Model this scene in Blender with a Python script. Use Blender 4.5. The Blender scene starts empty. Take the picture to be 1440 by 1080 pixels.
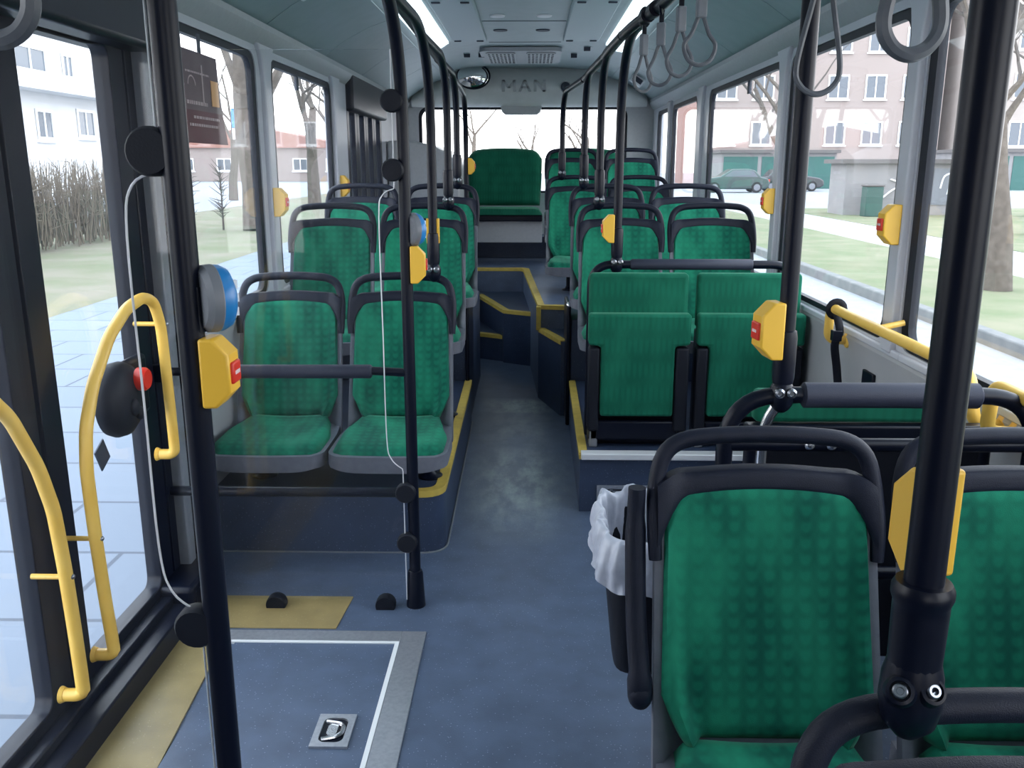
import bpy, bmesh, math, random
from mathutils import Vector, Matrix
random.seed(7)
S = bpy.context.scene
COL = S.collection
PI = math.pi

# ------------------------------------------------------------------ materials
def mat(name, color, rough=0.5, metal=0.0, sheen=0.0, coat=0.0, spec=0.5, noise=None, bump=None, nscale=40.0):
    """Principled material; noise = second colour mixed in by a noise texture, bump = (scale, strength)."""
    m = bpy.data.materials.new(name); m.use_nodes = True
    nt = m.node_tree; b = nt.nodes['Principled BSDF']
    c = (*color, 1)
    b.inputs['Base Color'].default_value = c
    b.inputs['Roughness'].default_value = rough
    b.inputs['Metallic'].default_value = metal
    b.inputs['Specular IOR Level'].default_value = spec
    if sheen:
        b.inputs['Sheen Weight'].default_value = sheen
        b.inputs['Sheen Roughness'].default_value = 0.4
    if coat:
        b.inputs['Coat Weight'].default_value = coat
        b.inputs['Coat Roughness'].default_value = 0.08
    tc = nt.nodes.new('ShaderNodeTexCoord')
    if noise:
        n = nt.nodes.new('ShaderNodeTexNoise'); n.inputs['Scale'].default_value = nscale
        n.inputs['Detail'].default_value = 5
        r = nt.nodes.new('ShaderNodeValToRGB')
        r.color_ramp.elements[0].position = 0.35; r.color_ramp.elements[0].color = c
        r.color_ramp.elements[1].position = 0.68; r.color_ramp.elements[1].color = (*noise, 1)
        nt.links.new(tc.outputs['Object'], n.inputs['Vector'])
        nt.links.new(n.outputs['Fac'], r.inputs['Fac'])
        nt.links.new(r.outputs['Color'], b.inputs['Base Color'])
    if bump:
        n2 = nt.nodes.new('ShaderNodeTexNoise'); n2.inputs['Scale'].default_value = bump[0]
        bp = nt.nodes.new('ShaderNodeBump'); bp.inputs['Strength'].default_value = bump[1]; bp.inputs['Distance'].default_value = 0.002
        nt.links.new(tc.outputs['Object'], n2.inputs['Vector'])
        nt.links.new(n2.outputs['Fac'], bp.inputs['Height'])
        nt.links.new(bp.outputs['Normal'], b.inputs['Normal'])
    return m

def N(nt, t, **k):
    n = nt.nodes.new(t)
    for a, v in k.items(): setattr(n, a, v)
    return n

def math_node(nt, op, a, b=None, c=None):
    n = N(nt, 'ShaderNodeMath', operation=op)
    for i, v in enumerate((a, b, c)):
        if v is None: continue
        if isinstance(v, (int, float)): n.inputs[i].default_value = v
        else: nt.links.new(v, n.inputs[i])
    return n.outputs[0]

def fabric(name, dark, mid, light, kx=185.0, kz=170.0):
    """Moquette: columns of small leaf shapes in two greens, with lighter pile in random patches."""
    m = bpy.data.materials.new(name); m.use_nodes = True
    nt = m.node_tree; b = nt.nodes['Principled BSDF']
    b.inputs['Roughness'].default_value = 0.85
    b.inputs['Specular IOR Level'].default_value = 0.2
    b.inputs['Sheen Weight'].default_value = 0.22; b.inputs['Sheen Roughness'].default_value = 0.35
    b.inputs['Sheen Tint'].default_value = (0.35, 0.95, 0.65, 1)
    tc = N(nt, 'ShaderNodeTexCoord')
    sp = N(nt, 'ShaderNodeSeparateXYZ'); nt.links.new(tc.outputs['Object'], sp.inputs[0])
    yz = math_node(nt, 'ADD', sp.outputs['Z'], math_node(nt, 'MULTIPLY', sp.outputs['Y'], 1.0))
    sx = math_node(nt, 'SINE', math_node(nt, 'MULTIPLY', sp.outputs['X'], kx))
    wob = math_node(nt, 'MULTIPLY', sx, 0.5)
    sz = math_node(nt, 'SINE', math_node(nt, 'ADD', math_node(nt, 'MULTIPLY', yz, kz), wob))
    mixd = math_node(nt, 'ADD', math_node(nt, 'MULTIPLY', math_node(nt, 'ADD', sx, sz), 0.32), math_node(nt, 'MULTIPLY', math_node(nt, 'MULTIPLY', sx, sz), 0.36))
    pr = math_node(nt, 'MULTIPLY', math_node(nt, 'ADD', mixd, 1.0), 0.5)
    r1 = N(nt, 'ShaderNodeValToRGB')
    r1.color_ramp.elements[0].position = 0.25; r1.color_ramp.elements[0].color = (*dark, 1)
    r1.color_ramp.elements[1].position = 0.75; r1.color_ramp.elements[1].color = (*mid, 1)
    nt.links.new(pr, r1.inputs[0])
    nz = N(nt, 'ShaderNodeTexNoise'); nz.inputs['Scale'].default_value = 5.0; nz.inputs['Detail'].default_value = 7
    mpf = N(nt, 'ShaderNodeMapping'); mpf.inputs['Scale'].default_value = (1.7, 1.0, 0.8)
    nt.links.new(tc.outputs['Object'], mpf.inputs[0]); nt.links.new(mpf.outputs[0], nz.inputs['Vector'])
    r2 = N(nt, 'ShaderNodeValToRGB')
    r2.color_ramp.elements[0].position = 0.42; r2.color_ramp.elements[1].position = 0.72
    nt.links.new(nz.outputs['Fac'], r2.inputs[0])
    mx = N(nt, 'ShaderNodeMix', data_type='RGBA')
    fac = math_node(nt, 'MULTIPLY', r2.outputs[0], 0.6)
    nt.links.new(fac, mx.inputs[0]); nt.links.new(r1.outputs[0], mx.inputs[6]); mx.inputs[7].default_value = (*light, 1)
    nt.links.new(mx.outputs[2], b.inputs['Base Color'])
    bn = N(nt, 'ShaderNodeTexNoise'); bn.inputs['Scale'].default_value = 600
    bp = N(nt, 'ShaderNodeBump'); bp.inputs['Strength'].default_value = 0.35; bp.inputs['Distance'].default_value = 0.001
    nt.links.new(tc.outputs['Object'], bn.inputs['Vector'])
    nt.links.new(bn.outputs['Fac'], bp.inputs['Height']); nt.links.new(bp.outputs[0], b.inputs['Normal'])
    return m

def glass(name, tint, dirt_haze, dirt_haze_col=(0.8, 0.85, 0.9), gloss=1.0, ior=0.8):
    """Thin pane: clear transmission, fresnel reflection and a dust film that also paints in the glare haze."""
    m = bpy.data.materials.new(name); m.use_nodes = True
    nt = m.node_tree
    nt.nodes.remove(nt.nodes['Principled BSDF'])
    out = nt.nodes['Material Output']
    tr = N(nt, 'ShaderNodeBsdfTransparent'); tr.inputs[0].default_value = (*tint, 1)
    gl = N(nt, 'ShaderNodeBsdfGlossy'); gl.inputs['Roughness'].default_value = 0.02
    gl.inputs[0].default_value = (gloss, gloss, gloss, 1)
    df = N(nt, 'ShaderNodeBsdfDiffuse'); df.inputs[0].default_value = (*dirt_haze_col, 1)
    tl = N(nt, 'ShaderNodeBsdfTranslucent'); tl.inputs[0].default_value = (*dirt_haze_col, 1)
    dd = N(nt, 'ShaderNodeMixShader'); dd.inputs[0].default_value = 0.5
    nt.links.new(df.outputs[0], dd.inputs[1]); nt.links.new(tl.outputs[0], dd.inputs[2])
    lw = N(nt, 'ShaderNodeLayerWeight'); lw.inputs[0].default_value = 0.5
    fr = math_node(nt, 'ADD', math_node(nt, 'MULTIPLY', math_node(nt, 'POWER', lw.outputs['Facing'], 5.0), 0.6 * ior), 0.020 * ior)   # reflection grows towards grazing
    m1 = N(nt, 'ShaderNodeMixShader'); nt.links.new(fr, m1.inputs[0])
    nt.links.new(tr.outputs[0], m1.inputs[1]); nt.links.new(gl.outputs[0], m1.inputs[2])
    tc = N(nt, 'ShaderNodeTexCoord'); nz = N(nt, 'ShaderNodeTexNoise'); nz.inputs['Scale'].default_value = 3.0; nz.inputs['Detail'].default_value = 6
    mp = N(nt, 'ShaderNodeMapping'); mp.inputs['Scale'].default_value = (2.5, 2.5, 0.35)
    nt.links.new(tc.outputs['Object'], mp.inputs[0]); nt.links.new(mp.outputs[0], nz.inputs['Vector'])
    f = math_node(nt, 'MULTIPLY', math_node(nt, 'MULTIPLY', nz.outputs['Fac'], 2.0), dirt_haze)
    m2 = N(nt, 'ShaderNodeMixShader'); nt.links.new(f, m2.inputs[0])
    nt.links.new(m1.outputs[0], m2.inputs[1]); nt.links.new(dd.outputs[0], m2.inputs[2])
    nt.links.new(m2.outputs[0], out.inputs[0])
    return m

def floor_mat(name, base, speck, worn=None):
    m = bpy.data.materials.new(name); m.use_nodes = True
    nt = m.node_tree; b = nt.nodes['Principled BSDF']
    tc = N(nt, 'ShaderNodeTexCoord')
    v = N(nt, 'ShaderNodeTexVoronoi'); v.inputs['Scale'].default_value = 130
    nt.links.new(tc.outputs['Object'], v.inputs['Vector'])
    wn = N(nt, 'ShaderNodeTexWhiteNoise'); nt.links.new(v.outputs['Position'], wn.inputs[0])
    s = math_node(nt, 'MULTIPLY', math_node(nt, 'LESS_THAN', v.outputs['Distance'], 0.22), math_node(nt, 'GREATER_THAN', wn.outputs[0], 0.8))
    n = N(nt, 'ShaderNodeTexNoise'); n.inputs['Scale'].default_value = 9; n.inputs['Detail'].default_value = 8
    nt.links.new(tc.outputs['Object'], n.inputs['Vector'])
    r = N(nt, 'ShaderNodeValToRGB')
    r.color_ramp.elements[0].position = 0.3; r.color_ramp.elements[0].color = (*[c * 0.85 for c in base], 1)
    r.color_ramp.elements[1].position = 0.75; r.color_ramp.elements[1].color = (*[c * 1.2 for c in base], 1)
    nt.links.new(n.outputs['Fac'], r.inputs[0])
    mx = N(nt, 'ShaderNodeMix', data_type='RGBA')
    nt.links.new(math_node(nt, 'MULTIPLY', s, 0.55), mx.inputs[0]); nt.links.new(r.outputs[0], mx.inputs[6]); mx.inputs[7].default_value = (*speck, 1)
    col = mx.outputs[2]
    if worn:
        sp = N(nt, 'ShaderNodeSeparateXYZ'); nt.links.new(tc.outputs['Object'], sp.inputs[0])
        def band(o, a, b_, w):
            up = N(nt, 'ShaderNodeMapRange'); up.inputs[1].default_value = a - w; up.inputs[2].default_value = a + w
            dn = N(nt, 'ShaderNodeMapRange'); dn.inputs[1].default_value = b_ + w; dn.inputs[2].default_value = b_ - w
            nt.links.new(o, up.inputs[0]); nt.links.new(o, dn.inputs[0])
            return math_node(nt, 'MULTIPLY', up.outputs[0], dn.outputs[0])
        n2 = N(nt, 'ShaderNodeTexNoise'); n2.inputs['Scale'].default_value = 6; n2.inputs['Detail'].default_value = 10; n2.inputs['Roughness'].default_value = 0.7
        mp = N(nt, 'ShaderNodeMapping'); mp.inputs['Scale'].default_value = (1.6, 0.7, 1)
        nt.links.new(tc.outputs['Object'], mp.inputs[0]); nt.links.new(mp.outputs[0], n2.inputs['Vector'])
        r2 = N(nt, 'ShaderNodeValToRGB'); r2.color_ramp.elements[0].position = 0.42; r2.color_ramp.elements[1].position = 0.72
        nt.links.new(n2.outputs['Fac'], r2.inputs[0])
        my = math_node(nt, 'MAXIMUM', band(sp.outputs['Y'], 3.55, 4.45, 0.3), math_node(nt, 'MAXIMUM', band(sp.outputs['Y'], 5.2, 5.52, 0.04), math_node(nt, 'MULTIPLY', band(sp.outputs['Y'], 4.4, 5.3, 0.3), 0.45)))
        mxx = math_node(nt, 'MULTIPLY', band(sp.outputs['X'], -0.22, 0.13, 0.1), my)
        f = math_node(nt, 'MULTIPLY', math_node(nt, 'MULTIPLY', math_node(nt, 'ADD', r2.outputs[0], 0.25), mxx), 0.75)
        m3 = N(nt, 'ShaderNodeMix', data_type='RGBA')
        nt.links.new(f, m3.inputs[0]); nt.links.new(col, m3.inputs[6]); m3.inputs[7].default_value = (*worn, 1)
        col = m3.outputs[2]
    nt.links.new(col, b.inputs['Base Color'])
    b.inputs['Roughness'].default_value = 0.42
    bn = N(nt, 'ShaderNodeTexNoise'); bn.inputs['Scale'].default_value = 260
    bp = N(nt, 'ShaderNodeBump'); bp.inputs['Strength'].default_value = 0.25; bp.inputs['Distance'].default_value = 0.001
    nt.links.new(tc.outputs['Object'], bn.inputs['Vector']); nt.links.new(bn.outputs['Fac'], bp.inputs['Height']); nt.links.new(bp.outputs[0], b.inputs['Normal'])
    return m

def brick_mat(name, c1, c2, mortar, scale, w=0.5, h=0.25):
    m = bpy.data.materials.new(name); m.use_nodes = True
    nt = m.node_tree; b = nt.nodes['Principled BSDF']; b.inputs['Roughness'].default_value = 0.9
    tc = N(nt, 'ShaderNodeTexCoord'); br = N(nt, 'ShaderNodeTexBrick')
    br.inputs['Color1'].default_value = (*c1, 1); br.inputs['Color2'].default_value = (*c2, 1); br.inputs['Mortar'].default_value = (*mortar, 1)
    br.inputs['Scale'].default_value = scale; br.inputs['Brick Width'].default_value = w; br.inputs['Row Height'].default_value = h
    br.inputs['Mortar Size'].default_value = 0.012
    nt.links.new(tc.outputs['Object'], br.inputs['Vector']); nt.links.new(br.outputs['Color'], b.inputs['Base Color'])
    return m

M = {
 'fabric': fabric('seat_moquette', (0.002, 0.074, 0.052), (0.004, 0.128, 0.080), (0.022, 0.32, 0.18)),
 'fabric_plain': fabric('plain_moquette', (0.003, 0.088, 0.052), (0.004, 0.112, 0.066), (0.012, 0.17, 0.10), 260, 60),
 'shell': mat('seat_shell_grey', (0.12, 0.13, 0.165), 0.5, noise=(0.14, 0.15, 0.185), bump=(500, 0.2)),
 'handle': mat('soft_black_plastic', (0.006, 0.009, 0.021), 0.52, spec=0.25, noise=(0.008, 0.011, 0.025), bump=(700, 0.3)),
 'pad': mat('grey_rubber_pad', (0.022, 0.027, 0.050), 0.55, spec=0.4, bump=(600, 0.3)),
 'black': mat('black_gloss_paint', (0.003, 0.005, 0.014), 0.36, spec=0.24),
 'matte': mat('black_rubber', (0.003, 0.005, 0.012), 0.6, spec=0.3, bump=(300, 0.2)),
 'chrome': mat('bright_steel', (0.75, 0.76, 0.8), 0.22, metal=1.0),
 'alu': mat('brushed_aluminium', (0.50, 0.52, 0.57), 0.38, metal=0.75, noise=(0.42, 0.44, 0.5), nscale=90),
 'sill_alu': mat('pale_aluminium', (0.78, 0.79, 0.82), 0.4, metal=0.3),
 'yellow': mat('yellow_powder_coat', (0.78, 0.48, 0.085), 0.38, noise=(0.84, 0.55, 0.12), nscale=15),
 'yellow_box': mat('yellow_plastic', (0.80, 0.47, 0.045), 0.4),
 'yellow_trim': mat('yellow_edge_strip', (0.56, 0.41, 0.075), 0.6, noise=(0.45, 0.33, 0.07), nscale=25),
 'yellow_floor': floor_mat('yellow_floor_covering', (0.31, 0.235, 0.10), (0.5, 0.4, 0.22)),
 'red': mat('red_plastic', (0.65, 0.03, 0.015), 0.35),
 'blue_lens': mat('blue_plastic', (0.02, 0.20, 0.52), 0.3),
 'white': mat('white_plastic', (0.8, 0.82, 0.84), 0.4),
 'grey': mat('grey_plastic', (0.16, 0.175, 0.20), 0.5, noise=(0.18, 0.19, 0.22)),
 'wall': mat('grey_wall_plastic', (0.42, 0.44, 0.47), 0.45, noise=(0.39, 0.41, 0.44)),
 'pillar': mat('pillar_plastic', (0.50, 0.52, 0.58), 0.4, noise=(0.47, 0.49, 0.55), nscale=4),
 'lower': mat('lower_wall_panel', (0.37, 0.38, 0.40), 0.55, noise=(0.34, 0.35, 0.37), nscale=6),
 'ceil': mat('ceiling_laminate', (0.31, 0.40, 0.42), 0.4, noise=(0.28, 0.37, 0.39), nscale=12),
 'cove': mat('cove_laminate', (0.30, 0.39, 0.415), 0.38, noise=(0.27, 0.36, 0.385), nscale=10),
 'hatch': mat('ceiling_hatch_panel', (0.37, 0.46, 0.49), 0.4),
 'bulk': mat('bulkhead_plastic', (0.62, 0.65, 0.65), 0.45, noise=(0.58, 0.61, 0.61), nscale=14),
 'seam': mat('dark_joint', (0.03, 0.04, 0.05), 0.7),
 'dark': mat('dark_grey_plastic', (0.03, 0.04, 0.065), 0.5),
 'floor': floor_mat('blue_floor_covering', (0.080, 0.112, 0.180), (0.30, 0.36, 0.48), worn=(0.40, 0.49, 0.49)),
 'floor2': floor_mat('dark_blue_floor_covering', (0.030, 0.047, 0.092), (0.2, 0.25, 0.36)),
 'gasket': mat('window_rubber', (0.006, 0.009, 0.018), 0.5, spec=0.3),
 'glass': glass('window_glass', (0.96, 0.97, 0.98), 0.012),
 'screen': glass('screen_glass', (0.96, 0.97, 0.98), 0.005, ior=0.8),
 'dark_glass': glass('tinted_glass', (0.7, 0.74, 0.78), 0.015),
 'mirror': mat('mirror_glass', (0.9, 0.9, 0.9), 0.03, metal=1.0),
 'lens': None,
 'bag': mat('white_plastic_bag', (0.40, 0.43, 0.52), 0.3, noise=(0.52, 0.55, 0.64), nscale=30),
 'poster': mat('maroon_poster_paper', (0.075, 0.016, 0.024), 0.5, noise=(0.10, 0.02, 0.03), nscale=6),
 'poster_top': mat('grey_maroon_print', (0.10, 0.062, 0.075), 0.5, noise=(0.13, 0.09, 0.10), nscale=10),
 'print': mat('pale_print', (0.45, 0.36, 0.37), 0.6),
 'print_orange': mat('orange_print', (0.75, 0.42, 0.20), 0.6),
 'bolt': mat('steel_bolt', (0.3, 0.32, 0.36), 0.3, metal=1.0),
 'letter': mat('embossed_lettering', (0.40, 0.43, 0.45), 0.5),
 # outdoors
 'lawn': mat('grass_ground', (0.105, 0.130, 0.060), 0.95, noise=(0.17, 0.165, 0.105), nscale=1.3),
 'lawn_l': mat('rough_grass_ground', (0.115, 0.125, 0.065), 0.95, noise=(0.18, 0.16, 0.12), nscale=0.9),
 'road': mat('pale_asphalt', (0.235, 0.25, 0.275), 0.9, noise=(0.27, 0.285, 0.31), nscale=6),
 'pave': brick_mat('pavement_slabs', (0.155, 0.185, 0.235), (0.17, 0.20, 0.25), (0.085, 0.10, 0.13), 1.0, 0.9, 0.6),
 'path': mat('pale_path', (0.28, 0.28, 0.29), 0.9, noise=(0.32, 0.32, 0.32), nscale=2),
 'kerb': mat('kerb_stone', (0.12, 0.125, 0.13), 0.9, noise=(0.17, 0.17, 0.17), nscale=5),
 'bark': mat('tree_bark', (0.085, 0.068, 0.056), 0.95, noise=(0.13, 0.108, 0.09), nscale=8),
 'twig': mat('twig_bark', (0.085, 0.072, 0.065), 0.95),
 'hedge': mat('hedge_twigs', (0.10, 0.080, 0.062), 0.95, noise=(0.14, 0.115, 0.085), nscale=3),
 'render': mat('white_render', (0.62, 0.62, 0.63), 0.9),
 'orange': mat('orange_render', (0.62, 0.33, 0.12), 0.9),
 'brick': brick_mat('red_brick', (0.25, 0.125, 0.105), (0.29, 0.15, 0.125), (0.30, 0.25, 0.235), 2.5),
 'beige': mat('beige_render', (0.36, 0.32, 0.30), 0.9, noise=(0.33, 0.29, 0.27), nscale=1),
 'roof': mat('roof_tiles', (0.26, 0.12, 0.09), 0.9),
 'pane': mat('dark_window_pane', (0.10, 0.12, 0.15), 0.1),
 'frame': mat('white_window_frame', (0.75, 0.75, 0.75), 0.5),
 'green_door': mat('green_paint', (0.022, 0.10, 0.09), 0.6),
 'concrete': mat('grey_concrete', (0.22, 0.215, 0.225), 0.9, noise=(0.26, 0.25, 0.255), nscale=2),
 'slab': mat('dark_slab', (0.12, 0.11, 0.11), 0.9),
 'teal': mat('teal_paint', (0.07, 0.32, 0.32), 0.5),
 'bin_green': mat('dark_green_bin', (0.02, 0.07, 0.06), 0.5),
 'car': mat('dark_car_paint', (0.02, 0.05, 0.05), 0.25, coat=0.6),
 'car2': mat('black_car_paint', (0.02, 0.022, 0.03), 0.25, coat=0.6),
 'tyre': mat('tyre_rubber', (0.01, 0.01, 0.012), 0.8),
 'sign_blue': mat('blue_sign', (0.03, 0.22, 0.60), 0.4),
}
def lens_mat():
    m = bpy.data.materials.new('lit_lamp_cover'); m.use_nodes = True
    b = m.node_tree.nodes['Principled BSDF']
    b.inputs['Base Color'].default_value = (0.8, 0.85, 0.88, 1); b.inputs['Roughness'].default_value = 0.3
    b.inputs['Emission Color'].default_value = (0.8, 0.93, 1.0, 1); b.inputs['Emission Strength'].default_value = 0.8
    return m
M['lens'] = lens_mat()

# ------------------------------------------------------------------ mesh helper
def bend(pts, r, seg=7):
    """Round the corners of a polyline."""
    pts = [Vector(p) for p in pts]; out = [pts[0]]
    for i in range(1, len(pts) - 1):
        a, b, c = pts[i - 1], pts[i], pts[i + 1]
        d1, d2 = (a - b), (c - b)
        rr = min(r, d1.length * 0.499, d2.length * 0.499)
        p0, p2 = b + d1.normalized() * rr, b + d2.normalized() * rr
        for k in range(seg + 1):
            t = k / seg
            out.append(p0 * (1 - t) ** 2 + b * 2 * t * (1 - t) + p2 * t * t)
    out.append(pts[-1]); return out

def spline(pts, n=6, closed=False):
    """Catmull-Rom through the points."""
    P = [Vector(p) for p in pts]; L = len(P); out = []
    rng = range(L if closed else L - 1)
    for i in rng:
        if closed: p0, p1, p2, p3 = P[i - 1], P[i], P[(i + 1) % L], P[(i + 2) % L]
        else: p0, p1, p2, p3 = P[max(i - 1, 0)], P[i], P[i + 1], P[min(i + 2, L - 1)]
        for k in range(n):
            t = k / n
            out.append(0.5 * ((2 * p1) + (-p0 + p2) * t + (2 * p0 - 5 * p1 + 4 * p2 - p3) * t * t + (-p0 + 3 * p1 - 3 * p2 + p3) * t ** 3))
    if not closed: out.append(P[-1])
    return out

def rrect(a0, a1, b0, b1, r, seg=5):
    out = []
    for (ca, cb, s) in ((a1 - r, b1 - r, 0), (a0 + r, b1 - r, 1), (a0 + r, b0 + r, 2), (a1 - r, b0 + r, 3)):
        for k in range(seg + 1):
            t = (s + k / seg) * PI / 2
            out.append((ca + r * math.cos(t), cb + r * math.sin(t)))
    return out

class MB:
    def __init__(s): s.v = []; s.f = []
    def add(s, vs, fs):
        o = len(s.v); s.v += [tuple(p) for p in vs]; s.f += [tuple(i + o for i in f) for f in fs]; return s
    def box(s, x0, x1, y0, y1, z0, z1, mtx=None):
        vs = [Vector(p) for p in ((x0,y0,z0),(x1,y0,z0),(x1,y1,z0),(x0,y1,z0),(x0,y0,z1),(x1,y0,z1),(x1,y1,z1),(x0,y1,z1))]
        if mtx: vs = [mtx @ p for p in vs]
        return s.add(vs, [(0,3,2,1),(4,5,6,7),(0,1,5,4),(1,2,6,5),(2,3,7,6),(3,0,4,7)])
    def prism(s, poly, fn, d0, d1):
        """poly in 2-D, fn(a, b, d) -> point; extruded from d0 to d1."""
        n = len(poly)
        vs = [fn(a, b, d0) for a, b in poly] + [fn(a, b, d1) for a, b in poly]
        fs = [tuple(range(n))[::-1], tuple(range(n, 2 * n))] + [(i, (i + 1) % n, n + (i + 1) % n, n + i) for i in range(n)]
        return s.add(vs, fs)
    def tube(s, path, r, n=12, closed=False, flat=1.0, up=None):
        P = [Vector(p) for p in path]; L = len(P); vs = []; fs = []
        T = []
        for i in range(L):
            if closed: d = P[(i + 1) % L] - P[i - 1]
            else: d = P[min(i + 1, L - 1)] - P[max(i - 1, 0)]
            T.append(d.normalized() if d.length > 1e-9 else Vector((0, 0, 1)))
        u = Vector(up) if up else (Vector((0, 0, 1)) if abs(T[0].z) < 0.9 else Vector((1, 0, 0)))
        nrm = (u - T[0] * u.dot(T[0])).normalized()
        for i in range(L):
            nrm = (nrm - T[i] * nrm.dot(T[i])).normalized()
            b = T[i].cross(nrm)
            rr = r[i] if isinstance(r, (list, tuple)) else r
            for k in range(n):
                a = 2 * PI * k / n
                vs.append(P[i] + nrm * rr * math.cos(a) + b * rr * flat * math.sin(a))
        for i in range(L if closed else L - 1):
            j = (i + 1) % L
            for k in range(n):
                l = (k + 1) % n
                fs.append((i * n + k, i * n + l, j * n + l, j * n + k))
        if not closed:
            fs.append(tuple(range(n))[::-1]); fs.append(tuple((L - 1) * n + k for k in range(n)))
        return s.add(vs, fs)
    def cyl(s, p0, p1, r0, r1=None, n=16):
        return s.tube([p0, p1], [r0, r0 if r1 is None else r1], n)
    def lathe(s, prof, mtx=None, n=24):
        """prof: list of (r, z) revolved about z."""
        vs = []; fs = []; L = len(prof)
        for r, z in prof:
            for k in range(n):
                a = 2 * PI * k / n; p = Vector((r * math.cos(a), r * math.sin(a), z)); vs.append(mtx @ p if mtx else p)
        for i in range(L - 1):
            for k in range(n):
                l = (k + 1) % n; fs.append((i * n + k, i * n + l, (i + 1) * n + l, (i + 1) * n + k))
        fs.append(tuple(range(n))[::-1]); fs.append(tuple((L - 1) * n + k for k in range(n)))
        return s.add(vs, fs)
    def ball(s, c, rx, ry=None, rz=None, n=16, m=9):
        ry = ry or rx; rz = rz or rx
        prof = [(math.sin(PI * (i + 0.02) / (m + 0.04)), -math.cos(PI * (i + 0.02) / (m + 0.04))) for i in range(m + 1)]
        return s.lathe(prof, Matrix.Translation(c) @ Matrix.Diagonal((rx, ry, rz, 1)), n)
    def grid(s, nu, nv, fn):
        vs = [fn(i / nu, j / nv) for j in range(nv + 1) for i in range(nu + 1)]
        w = nu + 1
        return s.add(vs, [(j * w + i, j * w + i + 1, (j + 1) * w + i + 1, (j + 1) * w + i) for j in range(nv) for i in range(nu)])
    def slab(s, nu, nv, front, back):
        """closed body between two grids."""
        w = nu + 1; o = w * (nv + 1)
        vs = [front(i / nu, j / nv) for j in range(nv + 1) for i in range(nu + 1)] + [back(i / nu, j / nv) for j in range(nv + 1) for i in range(nu + 1)]
        fs = []
        for j in range(nv):
            for i in range(nu):
                a = j * w + i
                fs.append((a, a + 1, a + w + 1, a + w)); fs.append((o + a, o + a + w, o + a + w + 1, o + a + 1))
        for i in range(nu):
            fs.append((i, o + i, o + i + 1, i + 1)); t = nv * w + i; fs.append((t, t + 1, o + t + 1, o + t))
        for j in range(nv):
            a = j * w; fs.append((a, a + w, o + a + w, o + a)); b = a + nu; fs.append((b, o + b, o + b + w, b + w))
        return s.add(vs, fs)
    def holed(s, outer, inner, fn, d0, d1):
        """flat ring between an outer rectangle (a0,a1,b0,b1) and an inner loop, extruded d0..d1."""
        a0, a1, b0, b1 = outer; n = len(inner)
        ca = sum(p[0] for p in inner) / n; cb = sum(p[1] for p in inner) / n
        out = []
        for a, b in inner:
            da, db = a - ca, b - cb
            t = min(((a1 - ca) / da if da > 1e-9 else (a0 - ca) / da if da < -1e-9 else 1e9), ((b1 - cb) / db if db > 1e-9 else (b0 - cb) / db if db < -1e-9 else 1e9))
            out.append([ca + da * t, cb + db * t])
        for (qa, qb) in ((a0, b0), (a1, b0), (a1, b1), (a0, b1)):   # make sure the rectangle keeps its corners
            k = min(range(n), key=lambda i: (out[i][0] - qa) ** 2 + (out[i][1] - qb) ** 2); out[k] = [qa, qb]
        vs = [fn(a, b, d0) for a, b in out] + [fn(a, b, d0) for a, b in inner] + [fn(a, b, d1) for a, b in inner] + [fn(a, b, d1) for a, b in out]
        fs = []
        for i in range(n):
            j = (i + 1) % n
            fs += [(i, j, n + j, n + i), (n + i, n + j, 2 * n + j, 2 * n + i), (2 * n + i, 2 * n + j, 3 * n + j, 3 * n + i), (3 * n + i, 3 * n + j, j, i)]
        return s.add(vs, fs)
    def mesh(s, name, m, smooth=True, angle=40):
        me = bpy.data.meshes.new(name); me.from_pydata(s.v, [], s.f); me.validate()
        bm = bmesh.new(); bm.from_mesh(me); bmesh.ops.recalc_face_normals(bm, faces=bm.faces); bm.to_mesh(me); bm.free()
        me.materials.append(m)
        if smooth:
            me.polygons.foreach_set('use_smooth', [True] * len(me.polygons)); me.set_sharp_from_angle(angle=math.radians(angle))
        return me
    def build(s, name, m, parent=None, bevel=0, smooth=True, angle=40, loc=None):
        o = bpy.data.objects.new(name, s.mesh(name, m, smooth, angle)); COL.objects.link(o)
        if parent: o.parent = parent
        if loc: o.location = loc
        if bevel:
            md = o.modifiers.new('edge', 'BEVEL'); md.width = bevel; md.segments = 3; md.limit_method = 'ANGLE'; md.angle_limit = math.radians(45)
        return o

def tag(o, label, cat, group=None, kind=None):
    if kind: o['kind'] = kind
    if label: o['label'] = label
    if cat: o['category'] = cat
    if group: o['group'] = group
    return o
def thing(name, label, cat, loc=(0, 0, 0), rot=0, group=None):
    o = bpy.data.objects.new(name, None); COL.objects.link(o); o.location = loc; o.rotation_euler = (0, 0, rot); o.empty_display_size = 0.1
    return tag(o, label, cat, group)
def inst(name, me, parent):
    o = bpy.data.objects.new(name, me); COL.objects.link(o); o.parent = parent; return o
def struct(o): o['kind'] = 'structure'; return o
def sroot(name, loc=(0, 0, 0)):
    o = bpy.data.objects.new(name, None); COL.objects.link(o); o.location = loc; o['kind'] = 'structure'; return o

XL, XR = -1.22, 1.20      # inner faces of the side walls
YF, YB = -3.2, 9.0        # front and back of the saloon
yz = lambda x: (lambda a, b, d: (x + d, a, b))

# ------------------------------------------------------------------ floor
struct(MB().box(XL, XR, YF, 6.9, -0.06, 0.0).build('floor', M['floor'], smooth=False))
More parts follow.
